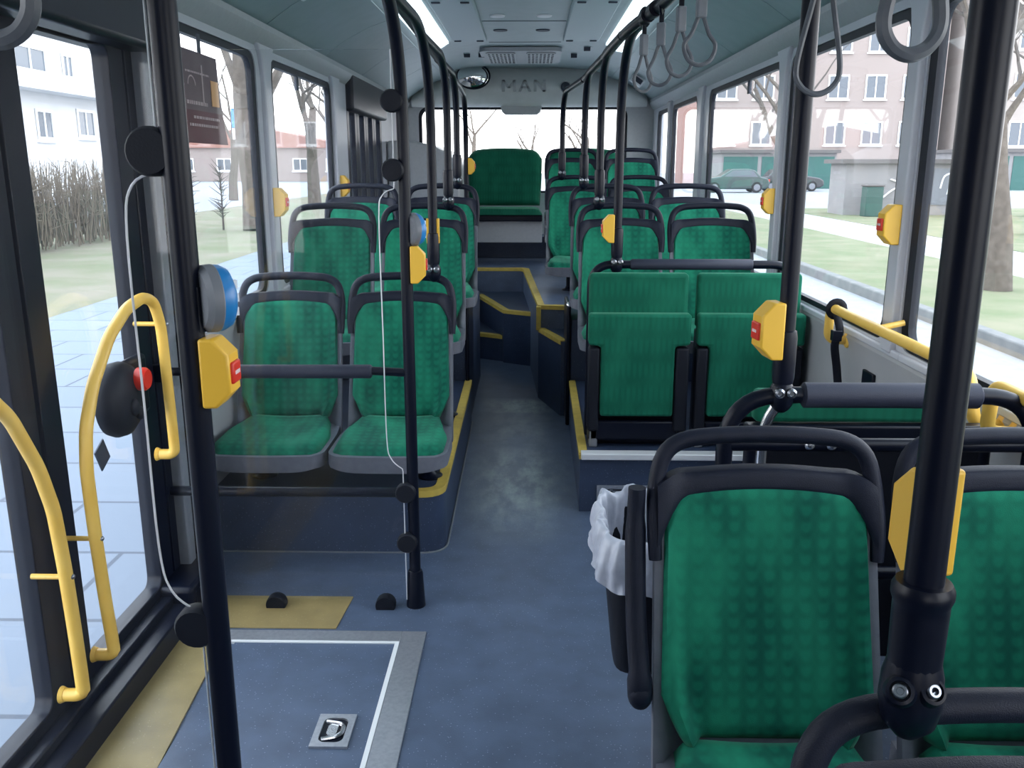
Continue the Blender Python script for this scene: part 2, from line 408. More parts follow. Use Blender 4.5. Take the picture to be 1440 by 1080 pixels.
# raised platforms along the aisle (plinths under the seats)
def plan_prism(poly, z0, z1): return MB().prism(poly, lambda a, b, d: (a, b, d), z0, z1)
def corner(pts, i, r, seg=6):
    """round corner i of a plan polygon"""
    b, a, c = Vector(pts[i]), Vector(pts[i - 1]), Vector(pts[(i + 1) % len(pts)])
    p0, p2 = b + (a - b).normalized() * r, b + (c - b).normalized() * r
    new = [tuple(p0 * (1 - t) ** 2 + b * 2 * t * (1 - t) + p2 * t * t) for t in [k / seg for k in range(seg + 1)]]
    return pts[:i] + new + pts[i + 1:]
pl = [(XL, 3.19), (-0.325, 3.19), (-0.335, 5.0), (XL, 5.0)]
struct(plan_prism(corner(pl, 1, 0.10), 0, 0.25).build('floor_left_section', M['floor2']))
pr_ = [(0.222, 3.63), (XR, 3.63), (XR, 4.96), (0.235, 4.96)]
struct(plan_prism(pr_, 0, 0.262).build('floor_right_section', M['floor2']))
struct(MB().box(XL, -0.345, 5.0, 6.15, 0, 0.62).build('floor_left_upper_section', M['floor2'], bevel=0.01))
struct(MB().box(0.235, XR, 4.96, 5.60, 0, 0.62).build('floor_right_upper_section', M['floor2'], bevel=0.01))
# steps up to the rear deck
rear = [(-1.22, 7.5), (-0.64, 7.5), (-0.64, 7.66), (-0.05, 7.66), (0.06, 5.58), (XR, 5.58), (XR, YB), (XL, YB)]
struct(plan_prism(rear, 0.0, 0.60).build('floor_rear_section', M['floor']))
struct(plan_prism([(-0.60, 7.90), (-0.44, 7.47), (-0.194, 6.63), (0.02, 6.50), (-0.02, 7.68), (-0.30, 7.9)], 0, 0.40).build('floor_upper_step_section', M['floor2']))
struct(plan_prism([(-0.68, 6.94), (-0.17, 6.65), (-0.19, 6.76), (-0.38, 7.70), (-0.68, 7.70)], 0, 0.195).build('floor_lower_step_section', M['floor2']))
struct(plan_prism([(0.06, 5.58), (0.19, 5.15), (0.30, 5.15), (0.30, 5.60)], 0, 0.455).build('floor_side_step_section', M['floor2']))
struct(plan_prism([(-1.22, 6.14), (-0.66, 6.14), (-0.66, 7.55), (-1.22, 7.55)], 0, 0.605).build('floor_rear_left_section', M['floor2']))  # side set back out of view to let more light onto the steps

def strip(name, path, w=0.035, h=0.006, m=None, inset=True, side=-1):
    """flat L-shaped nosing strip following a path on a floor edge"""
    P = [Vector(p) for p in path]; mb = MB(); vs = []; n = len(P)
    for i in range(n):
        d1 = (P[i] - P[i - 1]) if i else (P[1] - P[0]); d2 = (P[i + 1] - P[i]) if i < n - 1 else d1
        d = (d1.normalized() + d2.normalized()).normalized(); nn = Vector((-d.y, d.x, 0)) * side
        p, q = P[i] - nn * 0.004, P[i] + nn * w
        vs += [p + Vector((0, 0, -0.02)), p + Vector((0, 0, h)), q + Vector((0, 0, h)), q + Vector((0, 0, -0.004))]
    fs = [(i * 4 + k, i * 4 + (k + 1) % 4, i * 4 + 4 + (k + 1) % 4, i * 4 + 4 + k) for i in range(n - 1) for k in range(4)]
    fs += [(0, 1, 2, 3), tuple((n - 1) * 4 + k for k in (3, 2, 1, 0))]
    mb.add(vs, fs)
    return struct(mb.build(name, m or M['yellow_trim'], angle=60))
ptsL = [(-0.47, 3.19, 0.25)] + [(a, b, 0.25) for a, b in corner(pl, 1, 0.10)[1:8]] + [(-0.335, 5.0, 0.25)]
strip('trim_1', ptsL, side=1)
strip('trim_2', [(0.235, 4.96, 0.262), (0.222, 3.63, 0.262)], w=0.032, side=1)
strip('trim_3', [(0.218, 3.626, 0.262), (0.36, 3.626, 0.262)], w=0.03, h=0.001, side=1)
strip('trim_4', [(-0.64, 6.92, 0.195), (-0.17, 6.65, 0.195)], w=0.05, side=1)
strip('trim_5', [(-0.44, 7.47, 0.40), (-0.194, 6.63, 0.40), (0.02, 6.50, 0.40)], w=0.05, side=1)
strip('trim_6', [(-0.62, 7.66, 0.60), (-0.075, 7.66, 0.60), (-0.05, 7.62, 0.60), (0.06, 5.58, 0.60), (0.235, 5.55, 0.60)], w=0.05, side=1)
struct(MB().box(0.045, 0.075, 5.545, 5.58, 0.45, 0.60).build('trim_7', M['yellow_trim'], bevel=0.003))
strip('trim_8', [(0.06, 5.58, 0.455), (0.19, 5.15, 0.455)], w=0.04, side=1)
# aluminium sill on the front edge of the right platform
struct(MB().box(0.226, 1.19, 3.60, 3.66, 0.245, 0.272).build('trim_9', M['sill_alu'], bevel=0.004))
# thin pale joint where floor covering meets the left platform
jl = corner([(XL, 3.186), (-0.319, 3.186), (-0.33, 5.0), (XL, 5.0)], 1, 0.10)[:8] + [(-0.33, 5.0)]
struct(MB().tube([(a, b, 0.002) for a, b in jl], 0.004, 6).build('trim_10', M['grey']))
# worn yellow floor fields by the door
struct(MB().prism([(-1.10, 2.60), (-0.625, 2.60), (-0.61, 2.82), (-1.10, 2.82)], lambda a, b, d: (a, b, d), -0.001, 0.003).build('floor_yellow_section', M['yellow_floor'], smooth=False))

# wheelchair ramp set in the floor
ramp = thing('wheelchair_ramp', 'fold-out ramp plate in a metal frame set in the floor at the doors', 'ramp', (0, 0, 0))
MB().box(-0.405, -0.327, 0.9, 2.582, -0.002, 0.006).box(-1.13, -0.405, 2.515, 2.582, -0.002, 0.006).build('metal_frame', M['alu'], ramp, bevel=0.002)
MB().box(-0.418, -0.405, 0.9, 2.515, -0.002, 0.008).box(-1.0, -0.418, 2.503, 2.515, -0.002, 0.008).build('edge_strip', M['white'], ramp)
MB().box(-0.925, -0.418, 0.9, 2.503, -0.002, 0.005).build('ramp_panel', M['floor'], ramp, smooth=False)
MB().prism([(-1.13, 0.9), (-0.94, 0.9), (-0.925, 1.9), (-0.965, 2.515), (-1.13, 2.515)], lambda a, b, d: (a, b, d), -0.002, 0.0055).build('yellow_edge_panel', M['yellow_floor'], ramp, smooth=False)
hd = MB(); hd.holed((-0.565, -0.465, 1.985, 2.125), rrect(-0.548, -0.482, 2.003, 2.107, 0.02), lambda a, b, d: (a, b, d), 0.004, 0.012)
hdo = hd.build('handle_plate', M['alu'], ramp)
MB().prism(rrect(-0.55, -0.48, 2.0, 2.11, 0.02), lambda a, b, d: (a, b, d), 0.004, 0.0065).build('recess', M['black'], hdo)
MB().tube(bend([(-0.54, 2.02, 0.008), (-0.49, 2.03, 0.012), (-0.49, 2.08, 0.012), (-0.54, 2.095, 0.008)], 0.02), 0.006, 8).build('pull_ring', M['chrome'], hdo)
MB().prism(rrect(-0.532, -0.505, 2.035, 2.085, 0.012), lambda a, b, d: (a, b, d), 0.006, 0.010).build('latch', M['chrome'], hdo)

# ------------------------------------------------------------------ side walls
ZS, ZT, ZC = 0.87, 1.955, 2.065   # sill, window head, cove line
def make_wall(name, X, sgn, bays, blanks):
    """sgn: +1 means outward is +X. bays: (ya, yb, hole y0, y1)."""
    mb = MB()
    for ya, yb, y0, y1 in bays:
        mb.holed((ya, yb, ZS, 2.0), rrect(y0, y1, ZS + 0.02, ZT, 0.075), lambda a, b, d: (X + sgn * d, a, b), 0.0, 0.035)
    for ya, yb, z0, z1 in blanks: mb.box(min(X, X + sgn * 0.07), max(X, X + sgn * 0.07), ya, yb, z0, z1)
    w = struct(mb.build(name, M['pillar'], angle=30))
    return w
left_bays = [(0.45, 1.34, 0.52, 1.24), (2.93, 4.24, 3.0, 4.13), (4.24, 5.78, 4.36, 5.68)]
wl = make_wall('wall_left', XL, -1, left_bays, [(1.34, 2.82, 2.0, 2.06), (2.85, 2.93, 0, 2.0), (5.78, 6.12, 0, 2.0), (6.12, 7.55, 2.0, 2.06), (7.55, YB, 0, 2.0)])
right_bays = [(-0.9, 0.72, -0.8, 0.55), (0.72, 2.905, 0.90, 2.85), (2.905, 4.40, 2.965, 4.335), (4.40, 6.45, 4.47, 6.24), (6.45, 7.9, 6.67, 7.82), (7.9, 8.78, 7.98, 8.70)]
wr = make_wall('wall_right', XR, 1, right_bays, [(8.78, YB, 0, 2.0), (-3.2, -0.9, 0, 2.06)])  # unseen front stretch left windowless to cut light on the near end
struct(MB().box(XL - 0.05, XL, YF, 0.45, 0, 2.06).build('wall_left_reflection_block', M['dark'], smooth=False))  # unseen blank wall replacing glass, dark to keep sky reflections off the screen
# lower panels, sills and window heads
def lower(X, sgn, spans, parent):
    for ya, yb in spans:
        mb = MB(); prof = [(0, 0), (0, 0.80), (0.012, 0.845), (0.0, ZS), (-0.07, ZS), (-0.07, 0)]
        mb.prism(prof, lambda a, b, d: (X - sgn * a, d, b), ya, yb); mb.build('lower_panel', M['lower'], parent, angle=30)
        MB().box(min(X - sgn * 0.016, X + sgn * 0.03), max(X - sgn * 0.016, X + sgn * 0.03), ya, yb, ZS - 0.012, ZS + 0.012).build('sill', M['pillar'], parent, bevel=0.005)
lower(XL, -1, [(0.45, 1.34), (2.93, 6.12), (7.55, YB)], wl)
lower(XR, 1, [(-1.7, 2.80), (2.80, 4.40), (4.40, YB)], wr)
def header(X, sgn, y0, y1, parent):
    prof = [(0.0, 1.985), (0.035, 2.02), (0.05, 2.05), (0.05, 2.075), (-0.07, 2.075), (-0.07, 1.985)]
    MB().prism(prof, lambda a, b, d: (X - sgn * a, d, b), y0, y1).build('header_rail', M['wall'], parent, angle=25)
header(XL, -1, YF, YB, wl); header(XR, 1, YF, YB, wr)
for X, sgn, ys, par in ((XL, -1, (2.93, 4.245, 5.73), wl), (XR, 1, (0.72, 2.905, 4.40, 6.45, 7.9), wr)):
    for y in ys:      # pillar covers with a flared head
        w = 0.040 if X > 0 else (0.052 if y > 2.95 else 0.04)
        poly = [(-w, ZS), (w, ZS), (w, 1.86), (w + 0.025, 1.95), (w + 0.07, 1.995), (-w - 0.07, 1.995), (-w - 0.025, 1.95), (-w, 1.86)]
        MB().prism(poly, lambda a, b, d: (X - sgn * d, y + a, b), -0.01, 0.022).build('pillar_cover', M['pillar'], par, bevel=0.007)
# windows
def window(n, X, sgn, y0, y1, z0=ZS + 0.02, z1=ZT, dark=False):
    inner = rrect(y0 + 0.05, y1 - 0.05, z0 + 0.022, z1 - 0.03, 0.06)
    mb = MB()
    o_ = rrect(y0 - 0.004, y1 + 0.004, z0 - 0.004, z1 + 0.004, 0.075)
    n_ = len(inner); fn = lambda a, b, d: (X + sgn * d, a, b)
    vs = [fn(a, b, 0.006) for a, b in o_] + [fn(a, b, 0.006) for a, b in inner] + [fn(a, b, 0.032) for a, b in inner] + [fn(a, b, 0.032) for a, b in o_]
    fs = []
    for i in range(n_):
        j = (i + 1) % n_
        fs += [(i, j, n_ + j, n_ + i), (n_ + i, n_ + j, 2 * n_ + j, 2 * n_ + i), (2 * n_ + i, 2 * n_ + j, 3 * n_ + j, 3 * n_ + i), (3 * n_ + i, 3 * n_ + j, j, i)]
    f = mb.add(vs, fs).build('window_%d' % n, M['gasket'], angle=30); struct(f)
    MB().prism(o_, fn, 0.016, 0.020).build('window_pane', M['glass'], f, smooth=False)
    return f
k = 1
for ya, yb, y0, y1 in left_bays: window(k, XL, -1, y0, y1); k += 1
for ya, yb, y0, y1 in right_bays: window(k, XR, 1, y0, y1); k += 1

# ------------------------------------------------------------------ ceiling, coves
prof = [(XL - 0.07, 2.07), (-1.19, 2.075), (-1.06, 2.165), (-0.92, 2.235), (-0.80, 2.275), (-0.70, 2.325), (-0.58, 2.352), (-0.3, 2.365), (0.25, 2.365), (0.53, 2.352), (0.65, 2.325), (0.76, 2.275), (0.90, 2.235), (1.04, 2.165), (1.17, 2.075), (XR + 0.07, 2.07)]
top = [(XR + 0.07, 2.5), (XL - 0.07, 2.5)]
ce = struct(MB().prism(prof + top, lambda a, b, d: (a, d, b), YF, YB).build('ceiling', M['ceil'], angle=50))
for side in (-1, 1):
    pts = [(-1.19, 2.071), (-1.06, 2.160), (-0.92, 2.230), (-0.80, 2.270)] if side < 0 else [(1.17, 2.071), (1.04, 2.160), (0.90, 2.230), (0.76, 2.270)]
    off = [(p[0], p[1] + 0.03) for p in pts][::-1]
    y = -1.6
    while y < 8.8:
        y2 = min(y + 1.16, 8.85)
        MB().prism(pts + off, lambda a, b, d: (a, d, b), y + 0.004, y2 - 0.004).build('cove_panel', M['cove'], ce, angle=40)
        y = y2
    xe = pts[0][0]
    MB().tube([(xe + side * 0.0, YF, 2.071), (xe, 8.85, 2.071)], 0.008, 8).build('cove_edge_bead', M['seam'], ce)
# ceiling hatches, seams and fittings
for x0, x1, (y0, y1) in ((-0.565, -0.315, (5.1, 6.8)), (0.235, 0.495, (5.1, 6.8)), (-0.565, -0.315, (3.2, 5.0)), (0.235, 0.495, (3.2, 5.0))):
    MB().box(x0, x1, y0, y1, 2.335, 2.37).build('hatch_panel', M['hatch'], ce, bevel=0.008)
for y in (5.02, 6.05, 7.05): MB().box(-0.31, 0.23, y, y + 0.008, 2.3625, 2.367).build('panel_seam', M['seam'], ce)
for x in (-0.205, 0.085):
    for y in (5.85, 6.45): MB().lathe([(0.001, 0), (0.045, 0.0), (0.05, 0.006), (0.05, 0.012)], Matrix.Translation((x, y, 2.358))).build('ceiling_button', M['dark'] if y > 6 else M['white'], ce)
for x, y in ((-0.52, 6.75), (-0.36, 6.75), (-0.52, 5.2), (-0.36, 5.2), (0.28, 6.75), (0.45, 6.75), (0.28, 5.2), (0.45, 5.2), (-0.52, 7.7), (-0.40, 7.7), (0.36, 7.75), (0.44, 7.3)):
    MB().box(x - 0.025, x + 0.025, y - 0.012, y + 0.012, 2.328, 2.336 if y < 7 else 2.37).build('hatch_lock', M['dark'], ce, bevel=0.003)
# lamp strips between cove and roof
def lamp(x0, x1, y0, y1, lab):
    xs = (x0, x1); zz = lambda x: 2.352 - 0.082 * max(0, abs(x + 0.02) - 0.56) / 0.21
    t = thing('ceiling_lamp', lab, 'lamp', ((x0 + x1) / 2, (y0 + y1) / 2, 2.3)); cx, cy = t.location[0], t.location[1]
    poly = [(x0, zz(x0) + 0.01), (x0, zz(x0) - 0.012), ((x0 + x1) / 2, (zz(x0) + zz(x1)) / 2 - 0.028), (x1, zz(x1) - 0.012), (x1, zz(x1) + 0.01)]
    MB().prism([(a - cx, b - 2.3) for a, b in poly], lambda a, b, d: (a, d, b), y0 - cy, y1 - cy).build('lamp_cover', M['lens'], t, angle=30)
    for y in (y0, y1):
        MB().prism([(a - cx, b - 2.3 - 0.004) for a, b in poly], lambda a, b, d: (a, d, b), y - cy - 0.03, y - cy + 0.03).build('end_cap', M['hatch'], t)
    return t
lamp(-0.74, -0.60, -1.3, 3.9, 'unseen lamp cover added for light along the cove over the doors and reader pole'); lamp(0.56, 0.70, -1.3, 3.9, 'unseen lamp cover added for light along the cove over the two nearer seat rows')  # front strips out of view, added to light the near seats
lamp(-0.74, -0.60, 4.0, 6.9, 'long pale lamp cover along the cove above the door-side seats'); lamp(0.56, 0.70, 4.0, 7.0, 'long pale lamp cover along the cove on the side of the hanging straps')
# air grille in the roof by the rear bulkhead
ac = thing('ceiling_grille', 'pale rectangular air grille with two perforated fields above the rear bulkhead', 'vent', (-0.075, 7.75, 2.36))
acp = MB(); acp.prism(rrect(-0.325, 0.325, -0.45, 0.45, 0.09), lambda a, b, d: (a, b, d), -0.03, 0.0); acp.build('grille_plate', M['wall'], ac, angle=30)
for sx in (-1, 1):
    MB().box(sx * 0.05, sx * 0.27, -0.35, 0.35, -0.0335, -0.03).build('dark_field', M['seam'], ac)
    g = MB()
    for i in range(8): g.box(sx * (0.05 + 0.22 * i / 7) - 0.006, sx * (0.05 + 0.22 * i / 7) + 0.006, -0.35, 0.35, -0.040, -0.032)
    for j in range(7): g.box(min(sx * 0.05, sx * 0.27), max(sx * 0.05, sx * 0.27), -0.36 + 0.115 * j - 0.02, -0.36 + 0.115 * j + 0.02, -0.039, -0.032)
    g.build('grille_lattice', M['wall'], ac)

# ------------------------------------------------------------------ rear wall with window and bulkhead
wb = MB()
wb.holed((XL, XR, 0.6, 2.5), rrect(-1.09, 0.95, 1.20, 2.02, 0.09), lambda a, b, d: (a, YB + d, b), 0.0, 0.08)
wall_rear = struct(wb.build('wall_rear', M['wall'], angle=30))
rw = MB(); fnr = lambda a, b, d: (a, YB + d, b)
io, oo = rrect(-1.06, 0.92, 1.22, 1.995, 0.08), rrect(-1.095, 0.955, 1.195, 2.025, 0.09); n_ = len(io)
rw.add([fnr(a, b, 0.02) for a, b in oo] + [fnr(a, b, 0.02) for a, b in io] + [fnr(a, b, 0.07) for a, b in io] + [fnr(a, b, 0.07) for a, b in oo],
       [f for i in range(n_) for j in [(i + 1) % n_] for f in ((i, j, n_ + j, n_ + i), (n_ + i, n_ + j, 2 * n_ + j, 2 * n_ + i), (2 * n_ + i, 2 * n_ + j, 3 * n_ + j, 3 * n_ + i))])
rwo = struct(rw.build('window_%d' % k, M['gasket'], angle=30)); k += 1
MB().prism(oo, fnr, 0.045, 0.049).build('window_pane', M['glass'], rwo, smooth=False)
# bulkhead above: bulging panel, arched at the top
def bulk(u, v):
    x = -1.14 + 2.26 * u; c = (u - 0.5) * 2
    zt = 2.43 - 0.30 * abs(c) ** 3.2
    z = 2.015 + (zt - 2.015) * v
    y = 8.93 - 0.16 * math.sin(PI * min(1, 0.12 + v * 0.95)) * (1 - abs(c) ** 6 * 0.7)
    return (x, y, z)
bk = MB().slab(28, 12, bulk, lambda u, v: (bulk(u, v)[0], 8.995, bulk(u, v)[2])).build('bulkhead_panel', M['bulk'], wall_rear, angle=60)
MB().tube([(bulk(u / 28, 1.0)[0], bulk(u / 28, 1.0)[1] - 0.01, bulk(u / 28, 1.0)[2]) for u in range(29)], 0.012, 8).build('bulkhead_seal', M['seam'], wall_rear)
# brand lettering standing on the bulkhead
lm = MB()
def stroke(x0, pts, w=0.024):
    lm.prism([(x0 + a - 0.266, b + 2.142) for a, b in pts], lambda a, b, d: (a, 8.775 + d, b), -0.010, 0.03)
H_ = 0.105
def bar(x0, a0, b0, a1, b1, w=0.026): stroke(x0, [(a0, b0), (a0 + w, b0), (a1 + w, b1), (a1, b1)])
bar(0, 0, 0, 0, H_); bar(0, 0.106, 0, 0.106, H_); bar(0, 0.053, 0.03, 0.0, H_); bar(0, 0.053, 0.03, 0.106, H_)
bar(0.155, 0, 0, 0.048, H_); bar(0.155, 0.096, 0, 0.048, H_); stroke(0.155, [(0.02, 0.028), (0.1, 0.028), (0.09, 0.05), (0.03, 0.05)])
bar(0.30, 0, 0, 0, H_); bar(0.30, 0.088, 0, 0.088, H_); bar(0.30, 0.086, 0, 0.002, H_)
lme = lm.mesh('raised_lettering', M['letter'])
lt = bpy.data.objects.new('raised_lettering', lme); COL.objects.link(lt); tag(lt, 'raised grey block capitals on the rear bulkhead panel', 'lettering')
# convex mirror
mr = thing('convex_mirror', 'oval convex mirror mounted high on the rear bulkhead', 'mirror', (-0.53, 8.70, 2.275))
R90 = Matrix.Rotation(PI / 2, 4, 'X') @ Matrix.Rotation(-0.12, 4, 'Y')
MB().lathe([(0.001, 0.035), (0.07, 0.030), (0.12, 0.015), (0.148, -0.005)], Matrix.Rotation(0.12, 4, 'Z') @ Matrix.Rotation(PI / 2, 4, 'X') @ Matrix.Diagonal((1.0, 0.72, 1, 1)), 32).build('mirror_glass', M['mirror'], mr)
MB().tube([Vector((0.152 * math.cos(a), 0.0, 0.112 * math.sin(a))) for a in [2 * PI * i / 32 for i in range(32)]], 0.009, 8, closed=True).build('mirror_rim', M['black'], mr)
MB().tube([(0, 0.0, -0.0), (0.02, 0.12, 0.06)], 0.012, 8).build('mirror_arm', M['black'], mr)
sp = thing('loudspeaker', 'small round dark loudspeaker grille on the rear bulkhead', 'speaker', (0.333, 8.76, 2.185))
MB().lathe([(0.001, 0.012), (0.03, 0.01), (0.042, 0.006), (0.045, -0.01)], Matrix.Rotation(PI / 2, 4, 'X'), 24).build('speaker_grille', M['dark'], sp)
MB().lathe([(0.045, -0.008), (0.056, 0.004), (0.058, -0.01)], Matrix.Rotation(PI / 2, 4, 'X'), 24).build('speaker_ring', M['bulk'], sp)
bl = MB(); bl.prism([(-0.20, 2.02), (0.20, 2.02), (0.185, 1.965), (0.15, 1.94), (-0.15, 1.94), (-0.185, 1.965)], lambda a, b, d: (a - 0.085, d, b), 8.87, 8.99)
o = bl.build('brake_light', M['wall'], bevel=0.012); tag(o, 'pale housing hanging in the top middle of the rear window', 'light housing')
# engine tower and rear structure
et = MB()
def tower_outline():
    return [(-1.21, 0.6), (-0.60, 0.6), (-0.60, 1.42), (-0.63, 1.50), (-0.72, 1.58), (-0.85, 1.64), (-1.0, 1.67), (-1.21, 1.67)]
et.prism(tower_outline(), lambda a, b, d: (a, d, b), 7.75, YB)
o = struct(et.build('wall_engine_tower_panel', M['wall'], bevel=0.02))
struct(MB().box(-0.60, XR, 8.60, 8.95, 0.6, 0.80).build('trim_11', M['floor2'], smooth=False))

# unseen front end of the saloon; dark, windscreen shrunk to cut light and reflections
wf = MB().holed((XL, XR, 0.0, 2.5), rrect(-0.55, 1.06, 0.95, 1.85, 0.1), lambda a, b, d: (a, YF - d, b), 0.0, 0.06).build('wall_front', M['dark'], angle=30); struct(wf)
wfw = struct(MB().box(-0.55, 1.06, YF - 0.05, YF - 0.02, 0.935, 0.965).build('window_%d' % k, M['gasket'])); k += 1
MB().box(-0.55, 1.06, YF - 0.036, YF - 0.032, 0.95, 1.85).build('window_pane', M['glass'], wfw)

# ------------------------------------------------------------------ doors
def leaf(n, y0, y1, rail, label=None):
    """inward door leaf: black frame, pane"""
    d = sroot('door_%d' % n, (XL - 0.005, y0, 0.0)); w = y1 - y0
    fn = lambda a, b, dd: (dd, a, b)
    MB().holed((0.004, w - 0.004, 0.03, 1.99), rrect(0.095, w - 0.095, 0.13, 1.80, 0.035), fn, -0.025, 0.025).build('door_frame', M['black'], d, bevel=0.004)
    MB().box(-0.003, 0.003, 0.085, w - 0.085, 0.12, 1.81).build('door_pane', M['glass'], d, smooth=False)
    return d
d1 = leaf(1, 1.40, 2.06, None); d2 = leaf(2, 2.07, 2.74, None)
def door_rail(name, pts, offs, parent_label):
    t = thing(name, parent_label, 'handrail', (XL + 0.03, pts[0][0], pts[0][1]))
    L = [Vector((0.07, a - pts[0][0], b - pts[0][1])) for a, b in pts]
    L = [L[0] + Vector((-0.05, 0, 0))] + L[0:] + [L[-1] + Vector((-0.05, 0, 0))]
    MB().tube(spline(bend(L, 0.03, 3), 3), 0.0165, 12).build('rail_tube', M['yellow'], t)
    for a, b, s in offs:
        p = Vector((0.07, a - pts[0][0], b - pts[0][1])); MB().cyl(p, p + Vector((-0.085, 0, 0)), 0.007, n=8).build('standoff', M['yellow'], t)
        MB().ball(p + Vector((0.015, 0, 0)), 0.007, n=8, m=5).build('screw', M['bolt'], t)
    for p in (L[0], L[-1]):
        MB().lathe([(0.001, 0.012), (0.018, 0.01), (0.022, 0.0)], Matrix.Translation(p + Vector((-0.008, 0, 0))) @ Matrix.Rotation(PI / 2, 4, 'Y'), 14).build('end_foot', M['yellow'], t)
    return t
door_rail('door_handrail', [(2.135, 0.18), (2.12, 0.35), (2.108, 0.55), (2.105, 0.72), (2.125, 0.82), (2.185, 0.92), (2.30, 1.025), (2.42, 1.082), (2.53, 1.098), (2.60, 1.075), (2.635, 1.0), (2.642, 0.88), (2.648, 0.72), (2.65, 0.58)], [(2.11, 0.53, 1), (2.64, 1.0, 1)], 'yellow looped handrail on the glazed door leaf beside the black emergency control')
door_rail('door_handrail', [(1.962, 0.17), (1.958, 0.35), (1.95, 0.52), (1.935, 0.68), (1.895, 0.80), (1.815, 0.94), (1.70, 1.05), (1.56, 1.09), (1.48, 1.03), (1.46, 0.88), (1.455, 0.58)], [(1.952, 0.5, 1)], 'yellow handrail cut off by the picture edge, on the door leaf without the emergency control')
# door surround: posts, head, threshold, step box
struct(MB().box(XL - 0.07, XL + 0.02, 2.745, 2.80, 0.0, 2.0).build('trim_12', M['black'], bevel=0.004))
struct(MB().box(XL - 0.05, XL + 0.055, 2.80, 2.855, 0.03, 2.0).build('trim_13', M['grey'], bevel=0.006))
struct(MB().box(XL - 0.05, XL + 0.012, 2.857, 2.885, 0.0, 2.0).build('trim_14', M['white'], bevel=0.003))
struct(MB().box(XL - 0.05, XL + 0.07, 2.886, 2.93, 0.0, 2.0).build('trim_15', M['black'], bevel=0.006))
struct(MB().box(XL - 0.09, XL + 0.10, 1.34, 2.86, 1.80, 2.07).build('trim_16', M['black'], bevel=0.02))
struct(MB().box(XL - 0.07, XL + 0.02, 1.34, 1.395, 0.0, 2.0).build('trim_17', M['black'], bevel=0.004))
th = MB(); th.box(XL - 0.06, XL + 0.05, 1.3, 2.80, -0.02, 0.035).box(XL + 0.045, XL + 0.115, 1.3, 2.74, 0.0, 0.075).box(XL + 0.02, XL + 0.06, 1.3, 2.74, 0.04, 0.10)
struct(th.build('trim_18', M['black'], bevel=0.006))
struct(MB().box(XL + 0.0, XL + 0.13, 2.62, 2.92, 0.0, 0.13).build('trim_19', M['black'], bevel=0.02))
# emergency control on the rear leaf
em = thing('emergency_door_control', 'round black control housing with a red knob on the door glass', 'door control', (XL + 0.02, 2.44, 0.815))
MB().lathe([(0.001, 0.0), (0.10, 0.0), (0.105, 0.02), (0.098, 0.045), (0.075, 0.062), (0.03, 0.066), (0.001, 0.066)], Matrix.Rotation(PI / 2, 4, 'Y') @ Matrix.Diagonal((1.05, 1.05, 1, 1)), 32).build('housing', M['matte'], em, angle=50)
MB().box(0.0, 0.03, 0.03, 0.19, -0.085, 0.10).build('back_plate', M['black'], em, bevel=0.02)
MB().lathe([(0.001, 0.0), (0.034, 0.0), (0.034, 0.022), (0.028, 0.03), (0.001, 0.03)], Matrix.Translation((0.062, 0.045, 0.05)) @ Matrix.Rotation(PI / 2, 4, 'Y'), 20).build('red_knob', M['red'], em, angle=30)
MB().ball((0.07, -0.01, -0.02), 0.012, 0.02, 0.025).ball((0.07, 0.02, -0.045), 0.012, 0.018, 0.02).build('key_boss', M['matte'], em)
st = MB().box(-0.003, 0.001, -0.03, 0.03, -0.035, 0.035, Matrix.Rotation(0.45, 4, 'X')).build('sticker', M['dark'], loc=(XL + 0.003, 2.385, 0.665)); tag(st, 'small dark square sticker on the door glass below the round control', 'sticker')
# folding rear door
for n, (a, b) in ((3, (6.13, 6.48)), (4, (6.49, 6.83)), (5, (6.84, 7.18)), (6, (7.19, 7.54))):
    d = sroot('door_%d' % n, (XL - 0.03, a, 0.62)); w = b - a; fn = lambda p, q, dd: (dd, p, q)
    MB().holed((0, w, 0.0, 1.38), rrect(0.075, w - 0.075, 0.1, 1.2, 0.03), fn, -0.02, 0.03).build('door_frame', M['black'], d, bevel=0.004)
    MB().box(-0.003, 0.003, 0.06, w - 0.06, 0.09, 1.21).build('door_pane', M['dark_glass'], d, smooth=False)
struct(MB().box(XL - 0.06, XL + 0.05, 6.12, 7.55, 1.82, 2.06).build('trim_20', M['black'], bevel=0.02))

# ------------------------------------------------------------------ seats
def back_y(z): return -0.13 + 0.12 * (z - 0.44) / 0.49
def hw_green(z):
    if z < 0.57: return 0.158 + (0.208 - 0.158) * max(0, (z - 0.46)) / 0.11
    return 0.208 - 0.010 * (z - 0.57) / 0.4
def ztop(u): a = abs(u); return 0.948 - 0.022 * a * a - 0.075 * max(0.0, (a - 0.70) / 0.30) ** 2.4
def sstep(a, b, x): t = min(1, max(0, (x - a) / (b - a))); return t * t * (3 - 2 * t)
def back_pad(front):
    def f(uu, v):
        u = -1 + 2 * uu; zb = 0.462 ; z = zb + v * (ztop(u) - zb); x = u * hw_green(zb + v * (0.93 - zb))
        if not front: return (x * 0.985, back_y(z) + 0.006, z)
        edge = (1 - abs(u) ** 14) ** 0.5 * (1 - abs(2 * v - 1) ** 22) ** 0.5
        bol = (0.052 - 0.040 * v) * sstep(0.70 + 0.14 * v, 0.86 + 0.10 * v, abs(u))
        dish = 0.010 * math.exp(-((v - 0.62) / 0.3) ** 2) * (1 - abs(u) ** 2)
        return (x, back_y(z) - 0.020 * edge - bol * edge + dish, z)
    return f
def shell_f(front):
    def f(uu, v):
        u = -1 + 2 * uu; zb = 0.375; zt = ztop(u) + 0.012; z = zb + v * (zt - zb)
        x = u * (0.216 - 0.006 * v)
        bol = (0.046 - 0.030 * v) * sstep(0.74, 0.95, abs(u))
        return (x, back_y(z) + (0.004 if front else 0.030) - bol, z)
    return f
